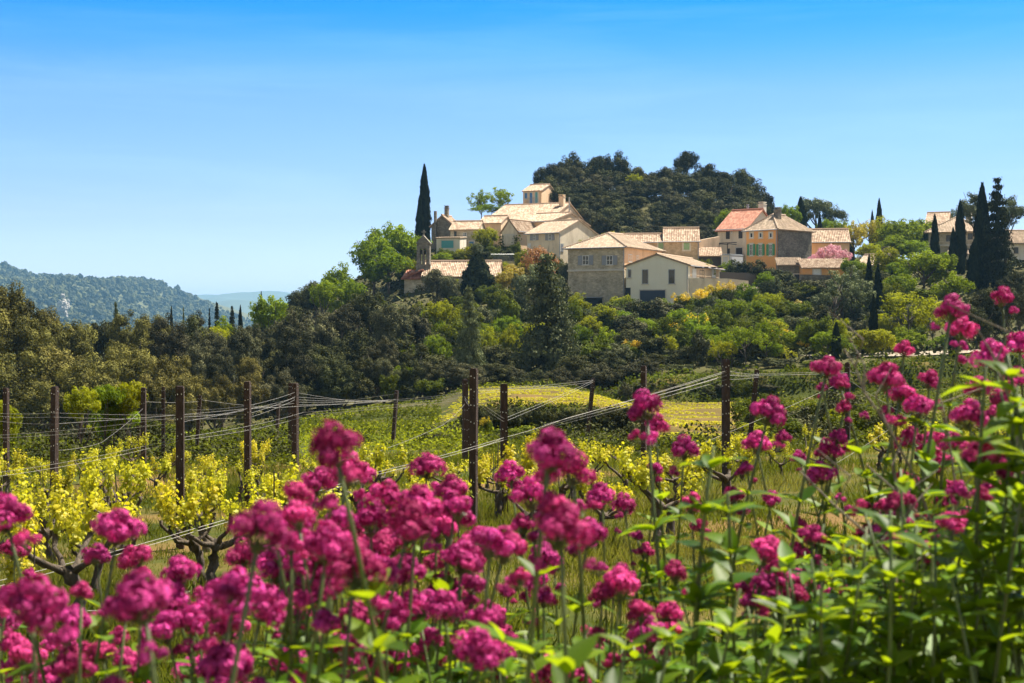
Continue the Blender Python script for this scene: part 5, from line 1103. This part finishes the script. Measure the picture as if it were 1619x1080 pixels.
cover('wild_grass', 30000, 31, 103, .06, .40, 42, 'yellowish wild grass on the slope beyond the vines', lambda x, y: ~onterr(x, y) & (vnoise(x, y, .25, 6) > .3), 'lime', .8)
cover('terrace_weeds', 2500, 52, 100, .05, .08, 43, 'low weeds between the far vine lines', onterr, 'lime')
cover('undergrowth', 40000, 108, 230, .13, .7, 44, 'dark undergrowth beneath the trees of the slope', lambda x, y: ~((np.abs(x - 29) < 6) & (y > 168) & (y < 196)), 'oak')
cover('ivy', 1, 10, 11, .1, .1, 45, 'x', lambda x, y: x > 1e9, 'bush') if 0 else None
# ivy round the narrow gable
r = np.random.RandomState(9); h = IVY; k = 1500; u = np.concatenate([r.normal(0, .28, 500), h.W + r.normal(0, .3, 500), r.uniform(0, h.W, 500)]); zt = np.concatenate([r.uniform(0, h.h - .6, 1000), h.fz(388, 1) - .2 - np.abs(r.normal(0, .7, 500))])
V, F, q = leaf_cloud(np.stack([u, -.05 - np.abs(r.normal(0, .16, k)), zt], 1), r.normal(size=(k, 3)) * .6 + [0, -1, .3], r.uniform(.09, .2, k), 3)
ob('ivy', mesh_from('ivy', V, [F], q, [M['bush']]), h.root)

# ------------------------------------------------------------------ red valerian in front
def head_mesh(seed, globes, full=1.0):
    """flower head about one unit wide: several domed clusters of small five petalled florets"""
    r = np.random.RandomState(seed); C_ = []; Nn = []; Rr = []; S_ = []
    B = []
    for g in range(globes):
        a = 2.4 * g + r.uniform(-.4, .4); rad = .30 * math.sqrt(g / max(1, globes - 1)) * 1.15; gc = np.array([math.cos(a) * rad, math.sin(a) * rad, .30 - rad * .75 + r.uniform(-.06, .06)]); gr = r.uniform(.17, .25) * full
        k = int(56 * full); u = sph(r, k); u[:, 2] = u[:, 2] * .9 + .25; u /= np.linalg.norm(u, axis=1, keepdims=True)
        c = gc + u * gr * r.uniform(.72, 1.1, (k, 1)) * np.array([1, 1, .82]); tone = r.uniform(.25, .75); fl = r.uniform(-.3, .3, k)
        for j in range(5):
            al = r.uniform(0, 6.28, k); t_ = np.cross(u, sph(r, k)); t_ /= np.linalg.norm(t_, axis=1, keepdims=True)
            C_.append(c + t_ * .040 + u * .01); Nn.append(u + t_ * .25 + r.normal(size=(k, 3)) * .15); Rr.append(np.clip(tone + fl, 0, 1)); S_.append(r.uniform(.034, .056, k))
        kb = 14; ub = sph(r, kb); ub[:, 2] -= .7; B.append(gc + ub * gr * .8)
    C_ = np.concatenate(C_); V, F, q = leaf_cloud(C_, np.concatenate(Nn), np.concatenate(S_), seed, DIAMOND * np.array([1.1, 1, 1.5]), None, np.concatenate(Rr))
    Bc = np.concatenate(B); V2, F2, q2 = leaf_cloud(Bc, r.normal(size=(len(Bc), 3)), r.uniform(.02, .045, len(Bc)), seed + 5, DIAMOND * np.array([.4, 1, 1]), np.array([0, 0, 1.0]))
    mb = MB(); random.seed(seed)
    for b_ in Bc[::6]: mb.tube([(0, 0, -.30), (b_[0] * .5, b_[1] * .5, -.12 + b_[2] * .3), tuple(b_)], [.022, .015, .010], 4, rnd=.5)
    sv = np.concatenate(mb.v); s4 = np.array([f for f in mb.f if len(f) == 4]); n1 = len(V); n2 = n1 + len(V2)
    return mesh_from('flower_head', np.concatenate([V, V2, sv]), [F, F2 + n1, s4 + n2], np.concatenate([q, q2, np.concatenate(mb.r)]), [M['petal'], M['bud'], M['vstem']], np.array([0] * len(F) + [1] * len(F2) + [2] * len(s4)))
HEADS = [head_mesh(300 + i, 6 + i % 4) for i in range(7)]; BUDH = [head_mesh(320 + i, 3, .85) for i in range(3)]
def leaf_surface(mb, p, dirn, upv, L, W, curl, fold, rnd):
    """one ovate leaf with a keel: 2 x 7 strip"""
    dirn = dirn.normalized(); side = dirn.cross(upv).normalized(); nv_ = side.cross(dirn).normalized(); vs_ = []; fs = []; n = 7
    for i in range(n + 1):
        u = i / n; w_ = W * (math.sin(min(1, u * 1.02) ** .72 * math.pi) ** .8) * (1 if i < n else 0) + .0006; c = p + dirn * L * u - nv_ * curl * L * u * u
        vs_ += [tuple(c - side * w_ + nv_ * fold * w_), tuple(c), tuple(c + side * w_ + nv_ * fold * w_)]
    for i in range(n): b_ = i * 3; fs += [(b_, b_ + 1, b_ + 4, b_ + 3), (b_ + 1, b_ + 2, b_ + 5, b_ + 4)]
    mb.add(vs_, fs, 0, rnd)
def plant_mesh(seed, leafy=1.0, top=.86):
    """stem of unit height and its leaf pairs (two meshes)"""
    random.seed(seed); sb = MB(); lb = MB(); pts = []; a = random.uniform(0, 6.28); n = 9
    for k in range(n + 1): u = k / n; pts.append(Vector((math.cos(a) * .05 * math.sin(u * 3.1), math.sin(a) * .05 * math.sin(u * 3.1), u)))
    sb.tube(pts, [.0052 - .0026 * k / n for k in range(n + 1)], 7, rnd=.3)
    u = .06; ph = random.uniform(0, 6.28)
    while u < top:
        k = min(n - 1, int(u * n)); p_ = pts[k].lerp(pts[k + 1], u * n - k); L = (.068 + .034 * random.random()) * (1.05 - .45 * u) * leafy; W = L * random.uniform(.19, .27)
        for sd_ in (0, math.pi):
            b_ = ph + sd_ + random.uniform(-.3, .3); dv = Vector((math.cos(b_), math.sin(b_), random.uniform(.0, .8))); leaf_surface(lb, p_, dv, Vector((0, 0, 1)), L * random.uniform(.8, 1.1), W, random.uniform(-.05, .5), random.uniform(.15, .5), random.random())
            if random.random() < .5 * leafy: leaf_surface(lb, p_, dv + Vector((random.uniform(-.8, .8), random.uniform(-.8, .8), .5)), Vector((0, 0, 1)), L * .6, W * .6, .2, .4, random.random())
        ph += math.pi / 2 + random.uniform(-.3, .3); u += random.uniform(.055, .10)
    return sb.mesh('stem', [M['vstem']], True), lb.mesh('leaves', [M['vleaf']], True)
PL = [plant_mesh(400 + i, 1.15, .84) for i in range(8)]; LEAFY = [plant_mesh(420 + i, 1.4, 1.0) for i in range(7)]
_vn = [0]
def valerian(px, py, size, d=None, heads=1, leafy=False, lean=None):
    _vn[0] += 1; rr = random.Random(_vn[0] * 17 + 3)
    d = d or min(3.2, max(1.38, .064 * FPX / size * rr.uniform(.92, 1.08))); sm = size * d / FPX
    tp = P(px, py, d); bx, by = tp.x + (lean if lean is not None else rr.uniform(-.16, .16)), max(.9, d + rr.uniform(-.10, .14)); bz = tz(bx, by) - .03
    ax = tp - Vector((bx, by, bz)); L = ax.length; tpz = L - sm * .25
    root = bpy.data.objects.new('valerian_shoot' if leafy else 'valerian_plant', None); col.objects.link(root); root.location = (bx, by, bz); root.rotation_mode = 'QUATERNION'; root.rotation_quaternion = ax.to_track_quat('Z', 'Y')
    st, lv = rr.choice(LEAFY if leafy else PL); az = rr.uniform(0, 6.28); k = max(.75, min(1.15, L))
    ob('stem', st, root, rot=(0, 0, az), scale=(k, k, L if leafy else tpz)); ob('leaves', lv, root, rot=(0, 0, az), scale=(k, k, L if leafy else tpz))
    if not leafy:
        ob('flower_head', rr.choice(HEADS if size > 32 else HEADS + BUDH), root, (0, 0, L - sm * .12), (rr.uniform(-.3, .3), rr.uniform(-.3, .3), rr.uniform(0, 6.28)), (sm * 1.12, sm * 1.12, sm * 1.12))
        for q in range(heads):
            s2 = sm * rr.uniform(.4, .68); a = rr.uniform(0, 6.28); off = sm * rr.uniform(.35, .7)
            ob('flower_head', rr.choice(BUDH + HEADS[:3]), root, (math.cos(a) * off, math.sin(a) * off, L - sm * rr.uniform(.55, 1.3)), (rr.uniform(-.4, .4), rr.uniform(-.4, .4), rr.uniform(0, 6)), (s2, s2, s2))
    what = 'leafy flowerless valerian' if leafy else ('valerian with large head' if size > 66 else 'valerian with medium head' if size > 45 else 'valerian with small head')
    auto(root, what, 'flower', px, py, 'leafy valerian shoots' if leafy else 'flowering valerian in front')
for q in ((8, 812, 74), (24, 866, 44), (187, 832, 72), (152, 876, 40), (50, 950, 96), (12, 985, 40), (40, 1042, 60), (112, 1055, 66), (286, 905, 62), (226, 945, 104), (212, 880, 48), (262, 990, 66), (412, 832, 92), (384, 878, 56), (372, 935, 84), (352, 1055, 86), (330, 965, 44), (298, 1062, 50), (415, 955, 70), (528, 704, 84), (552, 742, 60), (505, 762, 52), (574, 748, 40), (468, 822, 62), (518, 862, 78), (562, 893, 86), (606, 782, 58), (585, 820, 66), (622, 852, 56), (640, 900, 60), (676, 736, 52), (715, 772, 50), (660, 796, 70), (648, 828, 78), (692, 832, 60), (732, 882, 60), (755, 850, 50), (798, 862, 66), (705, 930, 56), (660, 955, 60), (610, 968, 66), (756, 1022, 76), (680, 1030, 56), (560, 985, 66), (500, 935, 60), (530, 1005, 60), (470, 985, 56), (435, 890, 50), (455, 1045, 66), (620, 1045, 60),
          (868, 712, 84), (906, 742, 62), (806, 747, 44), (840, 780, 60), (886, 832, 88), (930, 842, 60), (952, 784, 50), (986, 797, 40), (860, 880, 50), (846, 918, 44), (980, 925, 62), (1024, 1000, 64), (940, 1010, 40), (1022, 640, 54), (1036, 672, 40), (1082, 708, 44), (1036, 740, 24), (1094, 796, 38), (1216, 650, 54), (1196, 700, 42), (1160, 782, 36), (1220, 790, 30), (1262, 722, 22), (1308, 580, 44), (1326, 603, 34), (1300, 612, 18), (1400, 596, 54), (1426, 622, 42), (1430, 552, 30), (1505, 488, 50), (1520, 520, 48), (1584, 470, 36), (1568, 562, 56), (1612, 540, 44), (1608, 596, 36), (1452, 642, 50), (1532, 656, 54), (1470, 600, 34), (1560, 716, 64), (1482, 730, 46), (1500, 770, 30), (1372, 845, 42), (1312, 712, 42), (1298, 748, 44), (1326, 690, 28), (1335, 645, 26), (1290, 850, 40), (1260, 830, 34), (1212, 872, 56), (1206, 915, 40), (1260, 875, 40), (1545, 610, 40), (1440, 690, 34), (1590, 640, 40), (1600, 760, 36), (1545, 830, 40), (1020, 870, 28), (1005, 845, 22), (868, 1062, 66), (1105, 830, 26), (1180, 740, 24), (1128, 660, 0)):
    if q[2]: valerian(*q, heads=1 if q[2] < 50 else 2)
random.seed(64)
for k in range(22): valerian(random.uniform(430, 790), random.uniform(775, 900), random.uniform(40, 62), random.uniform(1.9, 2.8), heads=2)
for k in range(52): px = random.uniform(-10, 800); py = random.uniform(850, 1090) if px > 380 else random.uniform(930, 1090); valerian(px, py, random.uniform(30, 58), random.uniform(1.9, 3.0), heads=random.choice([0, 1, 1]))
for k in range(20): valerian(random.uniform(780, 1080), random.uniform(880, 1080), random.uniform(22, 40), random.uniform(2.2, 3.2), heads=1)
for k in range(64):
    px = random.uniform(1180, 1640); py = random.uniform(max(600, 990 - (px - 1100) * .8), 960); valerian(px, py, random.uniform(22, 44), random.uniform(2.3, 3.6), heads=random.choice([0, 1]))
for k in range(165):                                   # leafy shoots, thickest on the right
    px = 1640 - 640 * random.random() ** 1.35; py = random.uniform(max(570, 1010 - (px - 1050) * .72), 1100); valerian(px, py, 30, random.uniform(1.9, 3.4), leafy=True, lean=random.uniform(-.12, .12))
for k in range(26): valerian(random.uniform(560, 1100), random.uniform(960, 1100), 30, random.uniform(1.8, 3.0), leafy=True)
for q in ((1150, 780), (1130, 705), (1240, 905), (1110, 880), (1545, 930), (1470, 960), (1590, 560), (1560, 580), (1450, 830), (1350, 960), (1180, 960), (1610, 610), (1600, 690), (1565, 860), (1600, 900), (1500, 880), (1420, 900)): valerian(q[0], q[1], 30, 2.1, leafy=True, lean=.03)
# bare dry stems on the right
random.seed(3)
for pts in (((1335, 552, 2.6), (1352, 580, 2.6), (1366, 620, 2.6), (1400, 668, 2.6), (1450, 760, 2.7), (1480, 850, 2.7)), ((1265, 745, 2.4), (1320, 800, 2.4), (1390, 860, 2.4), (1450, 930, 2.5)), ((1370, 735, 2.5), (1420, 780, 2.5), (1470, 830, 2.6), (1500, 900, 2.6)), ((1545, 520, 2.5), (1575, 570, 2.5), (1600, 640, 2.6), (1612, 720, 2.6)), ((1485, 640, 2.8), (1500, 690, 2.8), (1512, 780, 2.8))):
    p_ = [P(*q) for q in pts]; b_ = p_[-1].copy(); b_.y += .1; b_.z = tz(b_.x, b_.y) - .02; p_.append(b_); mb = MB(); n = len(p_); mb.tube(p_, [.0014 + .0022 * i / n for i in range(n)], 6, lump=.1)
    for k in range(3): q = p_[1 + k % (n - 2)]; mb.tube([q, q + Vector((random.uniform(-.06, .06), 0, .05)), q + Vector((random.uniform(-.1, .1), .02, .1))], [.0025, .0018, .001], 5)
    auto(ob('dry_stem', mb.mesh('dry_stem', [M['dry']])), 'bare grey dry stem among the flowers', 'stem', pts[1][0], pts[1][1], 'dry stems among the valerian')

# ------------------------------------------------------------------ labels that say where a plant, post or wire stands
LAND += [('the chapel bell gable', 666, 400), ('the garage with the teal door', 708, 385), ('the tall lone cypress', 671, 300), ('the crest of the oak hill', 1000, 245), ('the villa behind the cypresses', 1560, 370), ('the orange leaved tree', 855, 400), ('the pink blossom tree', 1312, 400), ('the bright tree in the valley', 428, 490), ('the far wooded hill', 120, 450), ('the thickest post', 285, 740), ('the middle post', 748, 700), ('the third near post', 797, 720), ('the right tall post', 1148, 670), ('the left post', 85, 710), ('the bank side post', 1018, 660), ('the chapel side leaning post', 620, 655), ('the terrace leaning post', 926, 645), ('the twin posts', 463, 670), ('the young fruit trees', 170, 640), ('the far vine terrace', 950, 630), ('the grassy bank', 1150, 610), ('the dirt road', 1500, 600), ('the bottom left corner', 60, 1050), ('the bottom edge', 600, 1070), ('the bottom right corner', 1580, 1050), ('the tallest flower', 530, 700), ('the biggest flower', 868, 715), ('the topmost right flowers', 1505, 490), ('the dry stems', 1380, 640)]
by = {}
for o_, desc, px, py in AUTO:
    own = [l for l in LAND if not (abs(l[1] - px) < 3 and ('post' in l[0]) and 'post' in desc)]
    nm, lx_, ly_ = min(own, key=lambda l: math.hypot(l[1] - px, (l[2] - py) * 1.3)); dx, dy = px - lx_, py - ly_
    rel = ('below ' if dy > 0 else 'above ') if abs(dy) > abs(dx) * .8 else ('right of ' if dx > 0 else 'left of ')
    if abs(dx) < 14 and abs(dy) < 14: rel = 'at '
    by.setdefault(desc + ' ' + rel + nm, []).append((px, py, o_))
ORD = ['first', 'second', 'third', 'fourth', 'fifth', 'sixth', 'seventh', 'eighth', 'ninth', 'tenth', 'eleventh', 'twelfth', 'thirteenth', 'fourteenth', 'fifteenth', 'sixteenth', 'seventeenth', 'eighteenth', 'nineteenth', 'twentieth']
for lab, l in by.items():
    l.sort(key=lambda q: q[0])
    for i, (px, py, o_) in enumerate(l):
        if len(l) == 1: t_ = lab
        elif i == 0: t_ = lab + ', leftmost'
        elif i == len(l) - 1: t_ = lab + ', rightmost'
        else: t_ = lab + ', ' + (ORD[i] + ' from left' if i < len(l) / 2 and i < 20 else ORD[min(19, len(l) - 1 - i)] + ' from right')
        o_['label'] = t_
print('objects', len(bpy.data.objects))
